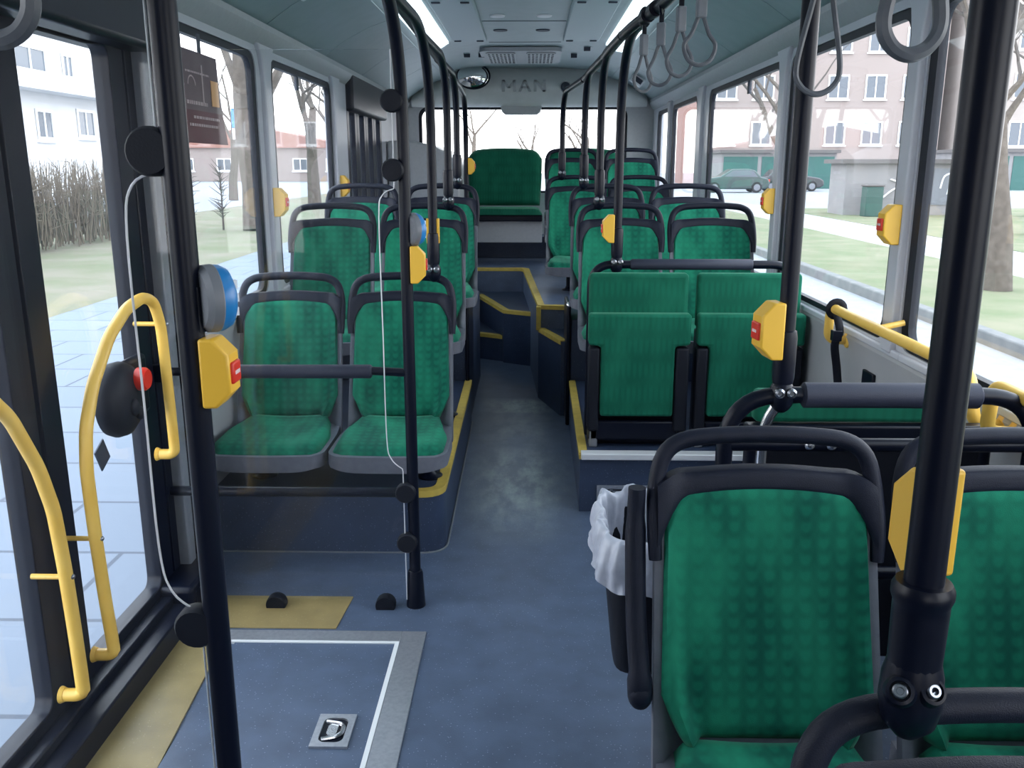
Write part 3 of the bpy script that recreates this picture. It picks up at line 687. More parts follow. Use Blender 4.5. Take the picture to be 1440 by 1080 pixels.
def cushion_f(top):
    def f(uu, vv):
        u = -1 + 2 * uu; v = vv
        hw = 0.172 + 0.036 * sstep(0, 0.55, v)
        r = max(0.0, (v - 0.86) / 0.14); hw -= 0.03 * r ** 2.5
        y = -0.135 - 0.41 * v - 0.012 * (1 - u * u) * v
        x = u * hw
        if not top: return (x * 0.98, y, 0.425)
        edge = ((1 - abs(u) ** 10) ** 0.5) * ((1 - max(0, (v - 0.80) / 0.20) ** 3) ** 0.5) * min(1, (v / 0.05)) ** 0.5
        return (x, y, 0.435 + 0.040 * edge + 0.012 * u * u * edge - 0.012 * v * edge)
    return f
def pan_f(top):
    def f(uu, v):
        u = -1 + 2 * uu; hw = 0.205 + 0.018 * sstep(0, 0.5, v); r = max(0.0, (v - 0.84) / 0.16); hw -= 0.04 * r ** 2.5
        y = -0.09 - 0.475 * v - 0.012 * (1 - u * u) * v
        rim = abs(u) ** 6
        return (u * hw, y, (0.436 if top else 0.385 - 0.01 * (1 - rim)))
    return f
SM = {}
SM['back'] = MB().slab(28, 26, back_pad(True), back_pad(False)).mesh('back_cushion', M['fabric'], angle=75)
SM['shell'] = MB().slab(24, 20, shell_f(True), shell_f(False)).mesh('seat_shell', M['shell'], angle=50)
SM['cushion'] = MB().slab(24, 20, cushion_f(True), cushion_f(False)).mesh('seat_cushion', M['fabric'], angle=75)
SM['pan'] = MB().slab(20, 16, pan_f(True), pan_f(False)).mesh('seat_pan', M['shell'], angle=50)
hb = MB()
arch = [(-0.209, 0.80), (-0.211, 0.86), (-0.208, 0.93), (-0.192, 0.99), (-0.155, 1.018), (-0.09, 1.027), (0, 1.030), (0.09, 1.027), (0.155, 1.018), (0.192, 0.99), (0.208, 0.93), (0.211, 0.86), (0.209, 0.80)]
ap = spline([(x, back_y(z) - 0.004 - 0.012 * (z < 0.9), z) for x, z in arch], 4)
hb.tube(ap, [0.0165 - 0.004 * abs((i / (len(ap) - 1)) * 2 - 1) ** 4 for i in range(len(ap))], 12)
SM['handle'] = hb.mesh('grab_handle', M['handle'], angle=60)
bb = MB()
def band(front):
    def f(uu, v):
        u = -1 + 2 * uu; z0 = ztop(u) - 0.022 - 0.012 * abs(u) ** 4; z1 = ztop(u * 0.93) + 0.020 + 0.030 * abs(u) ** 8
        z = z0 + v * (z1 - z0); bol = 0.022 * sstep(0.72, 0.95, abs(u))
        return (u * 0.207, back_y(z) + (-0.016 if front else 0.020) - bol * 0.8 + 0.006 * (abs(2 * v - 1) ** 4 if front else 0), z)
    return f
SM['band'] = bb.slab(28, 6, band(True), band(False)).mesh('head_band', M['handle'], angle=50)
def leg_mesh(h0, x):
    """pedestal: bracket under the pan, tube and foot plate; h0 = floor height in seat coordinates"""
    mb = MB(); mb.box(-0.18, 0.18, -0.34, -0.20, 0.355, 0.385)
    mb.tube(bend([(x, -0.27, 0.37), (x, -0.27, h0 + 0.012)], 0.02), 0.021, 12)
    mb.lathe([(0.05, 0.0), (0.05, 0.008), (0.03, 0.016), (0.022, 0.03)], Matrix.Translation((x, -0.27, h0)), 18)
    return mb.mesh('seat_leg', M['black'])
LEGS = {}
def seat(X, Y, ztop_, zfloor, label, legx=0.12, group=None, rot=0.0):
    """seat whose grab handle peaks at height ztop_; zfloor = what its leg stands on"""
    z0 = ztop_ - 1.045
    t = thing('bus_seat', label, 'seat', (X, Y, zfloor), rot, group)
    key = (round(zfloor - z0, 3), legx)
    if key not in LEGS: LEGS[key] = leg_mesh(*key)
    for nm, me in (('seat_shell', SM['shell']), ('back_cushion', SM['back']), ('seat_pan', SM['pan']), ('seat_cushion', SM['cushion']), ('grab_handle', SM['handle']), ('head_band', SM['band']), ('seat_leg', LEGS[key])):
        inst(nm, me, t).location = (0, 0, z0 - zfloor)
    return t
near1 = seat(0.452, 1.62, 0.985, 0.0, 'large green seat with a folded grey armrest beside the waste bin')
near2 = seat(0.918, 1.62, 0.985, 0.0, 'green seat by the wall partly hidden by the thick black pole with bolted clamp', -0.1)
seat(0.47, 0.745, 0.985, 0.0, 'seat back whose thick grey top handle carries the bolted pole clamp')
seat(0.935, 0.745, 0.985, 0.0, 'window seat next to the seat whose top handle carries the bolted pole clamp')
seat(-0.984, 3.64, 1.04, 0.25, 'green window seat behind the padded bar and glass screen at the doors', -0.08)
seat(-0.525, 3.64, 1.04, 0.25, 'green aisle seat behind the padded bar, black pole standing on its handle', 0.13)
seat(-0.996, 4.54, 1.285, 0.25, 'green window seat one row behind the glass screen seats', -0.08)
seat(-0.534, 4.54, 1.285, 0.25, 'green aisle seat one row behind the padded bar seats', 0.13)
seat(-1.0, 5.40, 1.365, 0.62, 'green window seat on the wheel box next to the dark folding rear door', -0.08)
seat(-0.523, 5.40, 1.365, 0.62, 'green aisle seat on the wheel box opposite the steps, next to the door-side window', 0.1)
seat(0.463, 4.60, 1.285, 0.262, 'green aisle seat directly behind the folded tip-up seats', -0.12)
seat(0.926, 4.60, 1.285, 0.262, 'green window seat directly behind the folded tip-up seats', 0.08)
seat(0.455, 5.35, 1.365, 0.62, 'green aisle seat two rows behind the folded tip-up seats', -0.1)
seat(0.925, 5.35, 1.365, 0.62, 'green window seat two rows behind the folded tip-up seats', 0.1)
seat(0.335, 6.60, 1.40, 0.60, 'green aisle seat at the head of the yellow-edged steps, cushion side showing', -0.05)
seat(0.79, 6.60, 1.40, 0.60, 'green window seat in the row at the head of the yellow-edged steps', 0.08)
seat(0.345, 7.47, 1.605, 0.60, 'green aisle seat with handle in the last row before the rear bench', -0.1)
seat(0.825, 7.47, 1.605, 0.60, 'green window seat with handle in the last row before the rear bench', 0.08)
# folded armrest of the near seat
arm = MB(); arm.tube(spline([(-0.245, -0.03, 0.935), (-0.246, -0.035, 0.85), (-0.245, -0.075, 0.70), (-0.240, -0.115, 0.60), (-0.238, -0.125, 0.555)], 4), [0.017] * 4 + [0.02] * 9 + [0.024] * 4, 12, up=(1, 0, 0))
ar = arm.build('armrest', M['handle'], near1, loc=(0, 0, -0.06))
MB().ball((-0.238, -0.125, 0.555), 0.024, 0.027, 0.03).build('armrest_hinge', M['handle'], ar)
# wide rear bench seats without handles
def bench(X, Y, w, label):
    t = thing('bench_seat', label, 'seat', (X, Y, 0.80)); h = w / 2
    def bf(front):
        def f(uu, v):
            u = -1 + 2 * uu; z = 0.30 + v * (0.825 - 0.03 * u * u - 0.07 * max(0, (abs(u) - 0.72) / 0.28) ** 2.3 - 0.30)
            e = (1 - abs(u) ** 12) ** 0.5 * (1 - abs(2 * v - 1) ** 14) ** 0.5
            yb = -0.10 + 0.12 * (z - 0.3) / 0.5
            return (u * (h - 0.02 * (1 - v) ** 2), yb - (0.06 * e + 0.02 * abs(u) ** 3 * e if front else -0.02), z)
        return f
    MB().slab(24, 16, bf(True), bf(False)).build('back_cushion', M['fabric_plain'], t, angle=75)
    def cf(topf):
        def f(uu, v):
            u = -1 + 2 * uu; e = (1 - abs(u) ** 12) ** 0.5 * (1 - max(0, (v - 0.75) / 0.25) ** 3) ** 0.5
            return (u * h, -0.10 - 0.40 * v, 0.235 + (0.055 * e if topf else 0))
        return f
    MB().slab(20, 14, cf(True), cf(False)).build('seat_cushion', M['fabric_plain'], t, angle=75)
    MB().box(-h, h, -0.47, 0.0, 0.175, 0.235).build('seat_base', M['black'], t, bevel=0.01)
    MB().box(-h, h, -0.40, -0.02, -0.02, 0.175).build('kick_panel', M['wall'], t, bevel=0.006)
    return t
bench(-0.235, 8.57, 0.70, 'wide handle-less green bench seat at the end of the aisle')
bench(0.49, 8.57, 0.70, 'wide green bench seat mostly hidden behind the handled aisle seats at the rear window')
# tip-up seats, folded
def tipup(X, Y, w, zf, label):
    t = thing('tip_up_seat', label, 'seat', (X, Y, zf)); h = w / 2
    def pad(x0, x1, y0, y1, z0, z1): return MB().box(x0, x1, y0, y1, z0, z1)
    pad(-h + 0.005, h - 0.005, 0.06, 0.12, 0.52, 0.758).build('backrest', M['fabric_plain'], t, bevel=0.018)
    cu = MB(); cu.prism([(-h, 0.46), (-h, 0.595), (h, 0.595), (h, 0.46), (h - 0.065, 0.455), (h - 0.065, 0.145), (-h + 0.055, 0.145), (-h + 0.055, 0.455)], lambda a, b, d: (a, d, b), -0.02, 0.05)
    cu.build('seat_cushion', M['fabric_plain'], t, bevel=0.014)
    for s in (-1, 1):
        a, b = (h - 0.06, h - 0.002) if s > 0 else (-h + 0.002, -h + 0.05)
        MB().box(a, b, -0.014, 0.06, 0.075, 0.448).build('side_bracket', M['matte'], t, bevel=0.01)
    MB().box(-h + 0.01, h - 0.01, 0.05, 0.14, 0.0, 0.51).build('frame', M['black'], t, bevel=0.008)
    MB().box(-h + 0.01, h - 0.01, -0.0, 0.06, 0.03, 0.12).build('foot_rail', M['black'], t, bevel=0.01)
    for x in (-h + 0.03, h - 0.03):
        MB().box(x - 0.018, x + 0.018, 0.0, 0.045, 0.0, 0.09).build('bracket_foot', M['grey'], t, bevel=0.006)
    return t
tipup(0.472, 3.73, 0.435, 0.262, 'folded green tip-up seat on the platform edge next to the aisle')
tipup(0.945, 3.73, 0.455, 0.262, 'folded green tip-up seat on the platform edge next to the wall')
# ventilation grille in the platform front
vg = thing('ventilation_grille', 'grey slotted ventilation grille low in the platform front under the tip-up seats', 'vent', (0.415, 3.628, 0.065))
MB().holed((-0.118, 0.118, -0.058, 0.058), rrect(-0.10, 0.10, -0.045, 0.045, 0.006), lambda a, b, d: (a, d, b), -0.010, 0.0).build('grille_frame', M['alu'], vg, bevel=0.002)
MB().box(-0.105, 0.105, -0.003, 0.0, -0.05, 0.05).build('dark_recess', M['black'], vg)
g = MB()
for i in range(7): g.box(-0.102, 0.102, -0.009, -0.003, -0.045 + 0.015 * i - 0.0035, -0.045 + 0.015 * i + 0.0035)
for i in range(3): g.box(-0.055 + 0.055 * i - 0.006, -0.055 + 0.055 * i + 0.006, -0.009, -0.003, -0.05, 0.05)
g.build('grille_slat', M['alu'], vg)
# modesty side plates beside the aisle seats on the wheel boxes
for x, y0, lab in ((-0.355, 4.98, 'dark upright side plate beside the aisle on the door-side wheel box'), (0.225, 4.94, 'dark upright side plate beside the aisle behind the seats next to the steps')):
    t = thing('side_plate', lab, 'panel', (x, y0, 0.0))
    MB().box(-0.012, 0.012, 0.0, 0.40, 0.0, 0.70).build('plate', M['black'], t, bevel=0.01)
    MB().ball((0, 0.03, 0.70), 0.018, 0.03, 0.02).build('metal_cap', M['chrome'], t)

# ------------------------------------------------------------------ poles and rails
ZR = 1.965
def clamp_parts(t, x, y, z, big=1.0, toward=-1, axis='x'):
    """sleeve and cast clamp at the foot of a pole standing on a tube (local coordinates)"""
    MB().lathe([(0.001, 0.03 * big), (0.0235 * big, 0.03 * big), (0.026 * big, 0.045 * big), (0.0265 * big, 0.14 * big), (0.024 * big, 0.155 * big), (0.0195, 0.157 * big)], Matrix.Translation((x, y, z)), 18).build('sleeve', M['black'], t)
    MB().ball((x, y, z), 0.030 * big, 0.031 * big, 0.044 * big).build('clamp', M['black'], t)
    for s in (-1, 1):
        MB().lathe([(0.001, 0.0), (0.011 * big, 0.0), (0.012 * big, 0.012 * big), (0.007 * big, 0.016 * big), (0.006 * big, 0.010 * big), (0.001, 0.010 * big)], Matrix.Translation((x + s * 0.014 * big, y - 0.024 * big, z + 0.012 * big)) @ Matrix.Rotation(PI / 2, 4, 'X'), 12).build('bolt', M['bolt'], t)
def pole(label, X, Y, zbot, bend_to=None, ztop=2.30, base='clamp', r=0.019, big=1.0, brad=0.42):
    t = thing('grab_pole', label, 'pole', (X, Y, zbot))
    pts = [(0, 0, 0.02), (0, 0, ztop - zbot)]
    if bend_to is not None:   # curve forward into the overhead rail
        pts = bend([(0, 0, 0.02), (0, 0, ZR - zbot), (bend_to[0] - X, bend_to[1] - Y, ZR - zbot)], brad, 14)
    MB().tube(pts, r, 16).build('pole_tube', M['black'], t)
    if base == 'clamp': clamp_parts(t, 0, 0, 0.0, big)
    elif base == 'foot':
        MB().lathe([(0.033, 0.0), (0.032, 0.02), (0.026, 0.12), (0.0235, 0.13), (0.0195, 0.132)], Matrix.Identity(4), 20).build('foot_sleeve', M['black'], t)
    return t
pole('tall black pole at the near end of the doors, carrying the grey reader', -0.488, 1.25, 0.0, (-0.46, 0.75), base='foot')
pm = pole('black pole curving into the roof rail at the far end of the doors', -0.384, 2.77, 0.0, (-0.41, 1.9), base='foot')
pole('black pole standing on the handle of the first aisle seat past the doors', -0.392, 3.635, 1.045, (-0.415, 2.75))
pole('black pole standing on the handle of the second aisle seat past the doors', -0.408, 4.535, 1.29, (-0.43, 3.65))
pole('black pole standing on the aisle seat handle at the door-side wheel box', -0.43, 5.395, 1.372, (-0.445, 4.5))
pole('thin distant black pole beside the wide bench seat, with a yellow button', -0.485, 6.95, 0.60, (-0.46, 6.05), base='foot')
pole('black pole rising from the padded rail behind the tip-up seats', 0.385, 3.93, 1.045, (0.405, 3.15))
pole('black pole standing on the aisle seat handle behind the tip-up seats', 0.353, 4.595, 1.29, (0.362, 3.72))
pole('black pole standing on the aisle seat handle two rows behind the tip-up seats', 0.318, 5.345, 1.372, (0.348, 4.45))
pole('black pole standing on the seat handle at the head of the steps', 0.233, 6.595, 1.405, (0.318, 5.55), brad=0.6)
p1 = pole('thickest black pole with long sleeve and two visible clamp bolts', 0.355, 0.735, 0.99, None, 2.36, big=1.0, r=0.0172)
for c in list(p1.children):
    if c.name.startswith(('sleeve', 'clamp', 'bolt')): bpy.data.objects.remove(c)
MB().lathe([(0.001, 0.03), (0.0235, 0.03), (0.0245, 0.09), (0.0245, 0.098), (0.027, 0.105), (0.027, 0.112), (0.024, 0.118), (0.0195, 0.118)], Matrix.Identity(4), 24).build('sleeve', M['black'], p1)
cl = MB(); cl.tube([(0, 0.0, -0.036), (0, -0.001, -0.022), (0, -0.001, 0.0), (0, 0.0, 0.025), (0, 0, 0.04)], [0.012, 0.024, 0.0285, 0.027, 0.0235], 18); cl.build('clamp', M['black'], p1)
for sx in (-1, 1):
    mm = Matrix.Translation((-0.006 + sx * 0.0135, -0.021, 0.020)) @ Vector((-0.12 + sx * 0.25, -0.80, 0.55)).to_track_quat('Z', 'Y').to_matrix().to_4x4()
    MB().lathe([(0.015, -0.02), (0.0145, 0.0), (0.012, 0.006), (0.009, 0.007), (0.0085, 0.003), (0.001, 0.003)], mm, 20).build('clamp_lug', M['black'], p1)
    MB().lathe([(0.0068, 0.002), (0.0068, 0.007), (0.0055, 0.0085), (0.0035, 0.0085), (0.003, 0.005), (0.001, 0.005)], mm, 16).build('bolt', M['bolt'], p1)
p2 = pole('black pole rising from the padded lean rail behind the nearer seats', 0.572, 1.95, 0.965, None, 2.30, big=0.95)
def rail(name, label, pts, r=0.019, cat='rail'):
    P = spline(pts, 5); t = thing(name, label, cat, P[0]); MB().tube([p - P[0] for p in P], r, 14).build('rail_tube', M['black'], t); return t
rl = rail('overhead_rail', 'black overhead rail above the door-side edge of the aisle', [(-0.46, 0.5, ZR), (-0.44, 1.5, ZR), (-0.412, 2.4, ZR), (-0.42, 3.2, ZR), (-0.435, 4.1, ZR), (-0.45, 5.0, ZR), (-0.46, 6.1, ZR)])
rr = rail('overhead_rail', 'black overhead rail on the other side of the aisle, from which the straps hang', [(0.55, 0.3, ZR), (0.56, 1.3, ZR), (0.555, 1.9, ZR), (0.46, 2.35, ZR), (0.43, 2.75, ZR), (0.415, 3.1, ZR), (0.375, 3.5, ZR), (0.35, 4.15, ZR), (0.347, 4.6, ZR), (0.32, 5.5, ZR)])
for t, pts in ((rl, [(-0.44, 1.5)]), (rr, [(0.56, 1.3)])):
    for a, b in pts: MB().cyl(Vector((a, b, ZR)) - t.location, Vector((a, b, 2.37)) - t.location, 0.012, n=10).build('rail_hanger', M['black'], t)
for a, b in ((0.41, 3.12), (0.40, 3.25)): MB().cyl(Vector((a, b - 0.03, ZR)) - rr.location, Vector((a - 0.004, b + 0.03, ZR)) - rr.location, 0.026, n=14).build('rail_coupling', M['black'], rr)
# door-side barrier: padded bar and lower bar behind the glass screen
br = thing('padded_bar', 'dark padded bar between the far door pole and the wall', 'rail', (-0.38, 2.77, 0.82))
MB().tube([(0.0, 0.0, 0.0), (-0.12, 0.0, 0.006), (-0.80, 0.0, 0.0)], 0.014, 12).build('bar_tube', M['black'], br)
MB().tube([(-0.125, 0.0, 0.004), (-0.13, 0, 0.004), (-0.575, 0, 0.002), (-0.58, 0, 0.002)], [0.017, 0.0225, 0.0225, 0.017], 16).build('bar_pad', M['pad'], br)
MB().box(-0.845, -0.79, -0.03, 0.03, -0.03, 0.03).build('wall_bracket', M['black'], br, bevel=0.005)
b2 = thing('lower_bar', 'thin dark lower bar below the padded bar at the glass screen', 'rail', (-0.38, 2.785, 0.405))
MB().tube([(0, 0, 0), (-0.84, 0, 0)], 0.017, 12).build('bar_tube', M['black'], b2)

# glass screens by the doors, with a hand cut-out next to the pole
def screen(label, X0, X1, Y, z0, z1, cut):
    """cut: (z low, z high, depth) notch in the pole-side edge"""
    t = thing('glass_screen', label, 'glass screen', (X0, Y, z0)); c0, c1, dp = cut
    edge = [(X1, z0), (X1, c0 - 0.01)] + [tuple(p[:2]) for p in spline([(X1 - 0.002, c0, 0), (X1 - dp * 0.75, c0 + 0.035, 0), (X1 - dp, c0 + 0.11, 0), (X1 - dp, (c0 + c1) / 2, 0), (X1 - dp, c1 - 0.09, 0), (X1 - dp * 0.75, c1 - 0.02, 0), (X1 - 0.002, c1, 0)], 5)] + [(X1, c1 + 0.01), (X1, z1)]
    poly = [(X0, z0)] + edge + [(X0, z1)]
    MB().prism([(a - X0, b - z0) for a, b in poly], lambda a, b, d: (a, d, b), -0.004, 0.004).build('screen_pane', M['screen'], t, smooth=False)
    MB().tube([(a - X0, 0.0, b - z0) for a, b in edge], 0.0019, 6).build('pane_edge', M['sill_alu'], t)
    return t
s1 = screen('glass screen with a pale-edged hand cut-out at the pole with the grey reader', -1.20, -0.512, 1.25, 0.02, 1.93, (0.79, 1.462, 0.055))
s2 = screen('glass screen in front of the first green seats past the doors', -1.20, -0.412, 2.75, 0.03, 1.80, (0.50, 1.40, 0.05))
def discs(t, pts, ax):
    for x, z in pts:
        MB().lathe([(0.001, -0.016), (0.030, -0.016), (0.034, -0.010), (0.034, 0.010), (0.030, 0.016), (0.001, 0.016)], Matrix.Translation(Vector((x, ax, z)) - t.location) @ Matrix.Rotation(PI / 2, 4, 'X'), 22).build('round_clamp', M['matte'], t)
discs(s1, [(-0.520, 1.488), (-0.518, 0.768)], 1.25)
discs(s2, [(-0.412, 1.655), (-0.415, 1.455), (-0.405, 0.418), (-0.405, 0.240)], 2.75)
for x in (-0.86, -0.485):
    MB().lathe([(0.001, -0.02), (0.032, -0.02), (0.034, -0.014), (0.034, 0.014), (0.032, 0.02), (0.001, 0.02)], Matrix.Translation(Vector((x, 2.75, 0.012)) - s2.location) @ Matrix.Rotation(PI / 2, 4, 'X'), 22).build('floor_clamp', M['matte'], s2)

# yellow stop button boxes
def stop_box(label, X, Y, Z, ang, s=1.0, red=True, wide=0.026):
    """box hanging on the side of a pole; local +x points away from the pole"""
    t = thing('stop_button', label, 'stop button', (X, Y, Z), ang)
    poly = [(0.0, -0.055), (0.022, -0.055), (0.046, -0.030), (0.046, 0.030), (0.022, 0.055), (0.0, 0.055)]
    MB().prism([(a * s, b * s) for a, b in poly], lambda a, b, d: (a, d, b), -wide * s, wide * s).build('housing', M['yellow_box'], t, bevel=0.004)
    if red:
        rb = MB().box(0.043 * s, 0.051 * s, -0.018 * s, 0.018 * s, -0.017 * s, 0.017 * s).build('red_button', M['red'], t, bevel=0.003)
        lt_ = MB()
        for q in range(4): lt_.box(0.0505 * s, 0.0514 * s, (-0.010 + 0.0055 * q) * s, (-0.0065 + 0.0055 * q) * s, -0.003 * s, 0.003 * s)
        lt_.build('button_lettering', M['white'], rb)
    for z in (-0.048, 0.048): MB().ball((0.020 * s, -0.022 * s, z * s), 0.004 * s, n=8, m=5).build('screw', M['bolt'], t)
    return t
stop_box('yellow stop button with red key just below the grey reader', -0.472, 1.25, 1.178, 0.0, 0.93)
stop_box('yellow stop button on the pole at the far end of the doors', -0.372, 2.77, 1.168, 0.1, 1.05)
stop_box('yellow stop button with red key above the padded lean rail', 0.556, 1.945, 1.115, PI + 0.12, 1.15)
stop_box('yellow stop button above the rail behind the tip-up seats', 0.37, 3.93, 1.20, PI, 1.1)
stop_box('yellow stop button wrapped behind the thickest pole', 0.376, 0.760, 1.150, PI / 2 + 0.25, 0.95, wide=0.023)
stop_box('yellow stop button on the window pillar behind the padded lean rail', 1.178, 2.90, 1.285, PI, 1.15)
stop_box('yellow stop button on the second pillar along, beyond the tip-up seats', 1.178, 4.40, 1.30, PI, 1.1)
stop_box('yellow stop button on the pillar above the first window seat past the doors', -1.198, 4.23, 1.30, 0.0, 1.2)
stop_box('yellow stop button at the dark folding rear door', -1.205, 5.75, 1.34, 0.0, 1.2)
stop_box('small distant yellow stop button beside the wide bench seat', -0.47, 6.95, 1.46, 0.0, 1.1)
for x, lab in ((-0.408, 'pair of yellow strips on the pole of the first aisle seat, upper'),):
    o = MB().box(-0.026, -0.016, -0.012, 0.012, -0.05, 0.05).box(0.016, 0.026, -0.012, 0.012, -0.05, 0.05).build('stop_button_bracket', M['yellow_box'], loc=(-0.392, 3.635, 1.21), bevel=0.002); tag(o, 'yellow button bracket clasping the pole of the first aisle seat', 'bracket')
# card readers (grey discs with a blue face)
def reader(label, X, Y, Z, ang, s=1.0):
    t = thing('card_reader', label, 'card reader', (X, Y, Z), ang)
    m0 = Matrix.Rotation(PI / 2, 4, 'Y')
    MB().lathe([(0.001, -0.016), (0.044, -0.016), (0.052, -0.008), (0.053, 0.006), (0.050, 0.012)], m0 @ Matrix.Diagonal((s, s, s, 1)), 32).build('housing', M['grey'], t, angle=30)
    MB().lathe([(0.0525, 0.002), (0.0515, 0.016), (0.046, 0.027), (0.034, 0.033), (0.001, 0.036)], m0 @ Matrix.Diagonal((s, s, s, 1)), 32).build('blue_face', M['blue_lens'], t, angle=50)
    mk = MB()
    for y, z in ((-0.02, 0.022), (-0.024, 0.002), (-0.02, -0.02), (0.01, 0.01)): mk.box(0.028 * s, 0.0362 * s, y * s - 0.007, y * s + 0.007, z * s - 0.006, z * s + 0.006)
    mk.build('white_symbol', M['white'], t)
    MB().cyl((-0.02 * s, 0, -0.05 * s), (-0.02 * s, 0, 0.02 * s), 0.012 * s, n=10).build('bracket', M['black'], t)
    return t
reader('grey card reader with blue face on the pole at the near end of the doors', -0.462, 1.262, 1.283, 0.66, 0.93)
reader('grey card reader with blue face on the pole at the far end of the doors', -0.366, 2.782, 1.275, 0.62, 0.98)

# lean rail behind the near seats
lr = thing('lean_rail', 'black lean rail with grey pad behind the nearer seats', 'rail', (0.45, 1.95, 0.0))
MB().tube(bend([(0.0, 0.0, 0.0), (0.0, 0.0, 0.965), (0.70, 0.0, 0.965), (0.70, -0.0, 0.62)], 0.13, 10), 0.0195, 14).build('rail_tube', M['black'], lr)
MB().tube([(0.165, 0, 0.965), (0.172, 0, 0.965), (0.560, 0, 0.965), (0.567, 0, 0.965)], [0.02, 0.029, 0.029, 0.02], 18).build('rail_pad', M['pad'], lr)
MB().tube([(0.0, 0.0, 0.848), (0.70, 0.0, 0.848)], 0.016, 12).build('cross_tube', M['black'], lr)
MB().tube([(0.0, 0.0, 0.53), (0.70, 0.0, 0.53)], 0.016, 12).build('cross_tube', M['black'], lr)
MB().tube(bend([(0.125, 0.03, 0.94), (0.100, 0.05, 0.88), (0.10, 0.05, 0.55)], 0.05), 0.013, 12).build('steel_leg', M['chrome'], lr)
for x in (0.19, 0.24): MB().ball((x, -0.012, 0.852), 0.014, n=12, m=7).build('rail_screw', M['chrome'], lr)
# padded backboard of the wheelchair bay
wbk = thing('wheelchair_backboard', 'green padded backboard on a black frame behind the lean rail', 'backboard', (0.86, 2.12, 0.0))
MB().box(-0.30, 0.15, 0.0, 0.05, 0.848, 0.93).build('green_pad', M['fabric_plain'], wbk, bevel=0.015)
MB().box(-0.32, 0.30, -0.01, 0.03, 0.795, 0.845).build('frame_bar', M['black'], wbk, bevel=0.006)
for x in (-0.30, 0.28): MB().tube([(x, 0.02, 0.0), (x, 0.02, 0.84)], 0.018, 12).build('frame_post', M['black'], wbk)
MB().box(-0.28, 0.28, 0.01, 0.04, 0.2, 0.80).build('back_plate', M['matte'], wbk, bevel=0.006)
# rail behind the tip-up seats
tr = thing('padded_rail', 'black rail with padded middle just above the folded tip-up seats', 'rail', (0.275, 3.93, 0.262))
MB().tube(bend([(0.0, 0.0, 0.0), (0.0, 0.0, 0.782), (0.89, 0.0, 0.782), (0.89, 0.0, 0.0)], 0.10, 9), 0.0185, 14).build('rail_tube', M['black'], tr)
MB().tube([(0.17, 0, 0.782), (0.177, 0, 0.782), (0.70, 0, 0.782), (0.707, 0, 0.782)], [0.019, 0.024, 0.024, 0.019], 16).build('rail_pad', M['pad'], tr)
# yellow wall rails
def wall_rail(label, y0, y1, z):
    t = thing('wall_handrail', label, 'handrail', (XR, y0, z))
    MB().tube(bend([(-0.0, 0.03, -0.13), (-0.075, 0.03, -0.13), (-0.085, 0.0, 0.0), (-0.085, y1 - y0, 0.0), (-0.075, y1 - y0 - 0.03, -0.13), (0, y1 - y0 - 0.03, -0.13)], 0.045, 8), 0.017, 14).build('rail_tube', M['yellow'], t)
    for yy, zz in ((0.03, -0.13), (y1 - y0 - 0.03, -0.13)):
        MB().lathe([(0.03, 0.0), (0.03, 0.006), (0.02, 0.012)], Matrix.Translation((0.0, yy, zz)) @ Matrix.Rotation(-PI / 2, 4, 'Y'), 16).build('wall_plate', M['yellow'], t)
    ym = (y1 - y0) * 0.42
    MB().tube([(0.0, ym, 0.02), (-0.085, ym, 0.0)], 0.010, 8).build('stay', M['yellow'], t)
    return t
wall_rail('yellow wall handrail with a black belt tied to its end', 3.27, 2.20, 0.96)
wall_rail('yellow wall handrail emerging behind the thickest pole at the picture edge', 2.08, 1.0, 0.96)
bt = thing('belt', 'black webbing belt hanging from the end of the yellow wall handrail', 'belt', (XR - 0.08, 3.22, 0.96))
MB().tube([Vector((0.028 * math.cos(a), 0.0, 0.028 * math.sin(a))) for a in [2 * PI * i / 16 for i in range(16)]], 0.012, 6, closed=True, flat=0.35).build('belt_loop', M['matte'], bt)
MB().tube(spline([(0.0, -0.01, -0.02), (0.012, -0.02, -0.08), (0.0, -0.015, -0.13), (0.02, 0.0, -0.22), (0.04, 0.01, -0.33)], 5), 0.015, 8, flat=0.3).build('belt_tail', M['matte'], bt)
MB().box(-0.015, 0.02, -0.03, 0.0, -0.115, -0.075).build('belt_buckle', M['black'], bt, bevel=0.004)
ob = MB().box(-0.012, 0.0, -0.05, 0.05, -0.03, 0.03).build('anchor_plate', M['black'], loc=(XR, 3.05, 0.735), bevel=0.004); tag(ob, 'small black anchor plate on the wall below the yellow handrail', 'plate')

# strap hangers
def strap(label, X, Y, zb, w, r=0.0058, ang=0.0, flat=1.0):
    """loop of strap below a buckle that hangs from the overhead rail"""
    t = thing('strap_hanger', label, 'strap', (X, Y, ZR), ang); L = ZR - zb
    h = w / 2; zt = -0.115
    lp = [(0, 0, zt), (h * 0.55, 0, zt - (L + zt) * 0.38), (h, 0, -L + h * 1.15), (h * 0.72, 0, -L + h * 0.32), (0, 0, -L), (-h * 0.72, 0, -L + h * 0.32), (-h, 0, -L + h * 1.15), (-h * 0.55, 0, zt - (L + zt) * 0.38)]
    MB().tube(spline(lp, 6, True), r, 8, closed=True, flat=flat, up=(0, 1, 0)).build('strap_loop', M['strap'], t)
    MB().box(-0.014, 0.014, -0.010, 0.010, -0.125, -0.055).build('buckle', M['grey'], t, bevel=0.005)
    MB().tube([Vector((0.0, 0.026 * math.cos(a), 0.026 * math.sin(a))) for a in [2 * PI * i / 16 for i in range(16)]], 0.007, 6, closed=True, flat=1.5).build('rail_loop', M['black'], t)
    MB().cyl((0, 0, -0.02), (0, 0, -0.06), 0.008, n=8).build('link', M['black'], t)
    return t
M['strap'] = mat('grey_strap', (0.085, 0.095, 0.115), 0.45, noise=(0.11, 0.12, 0.14))
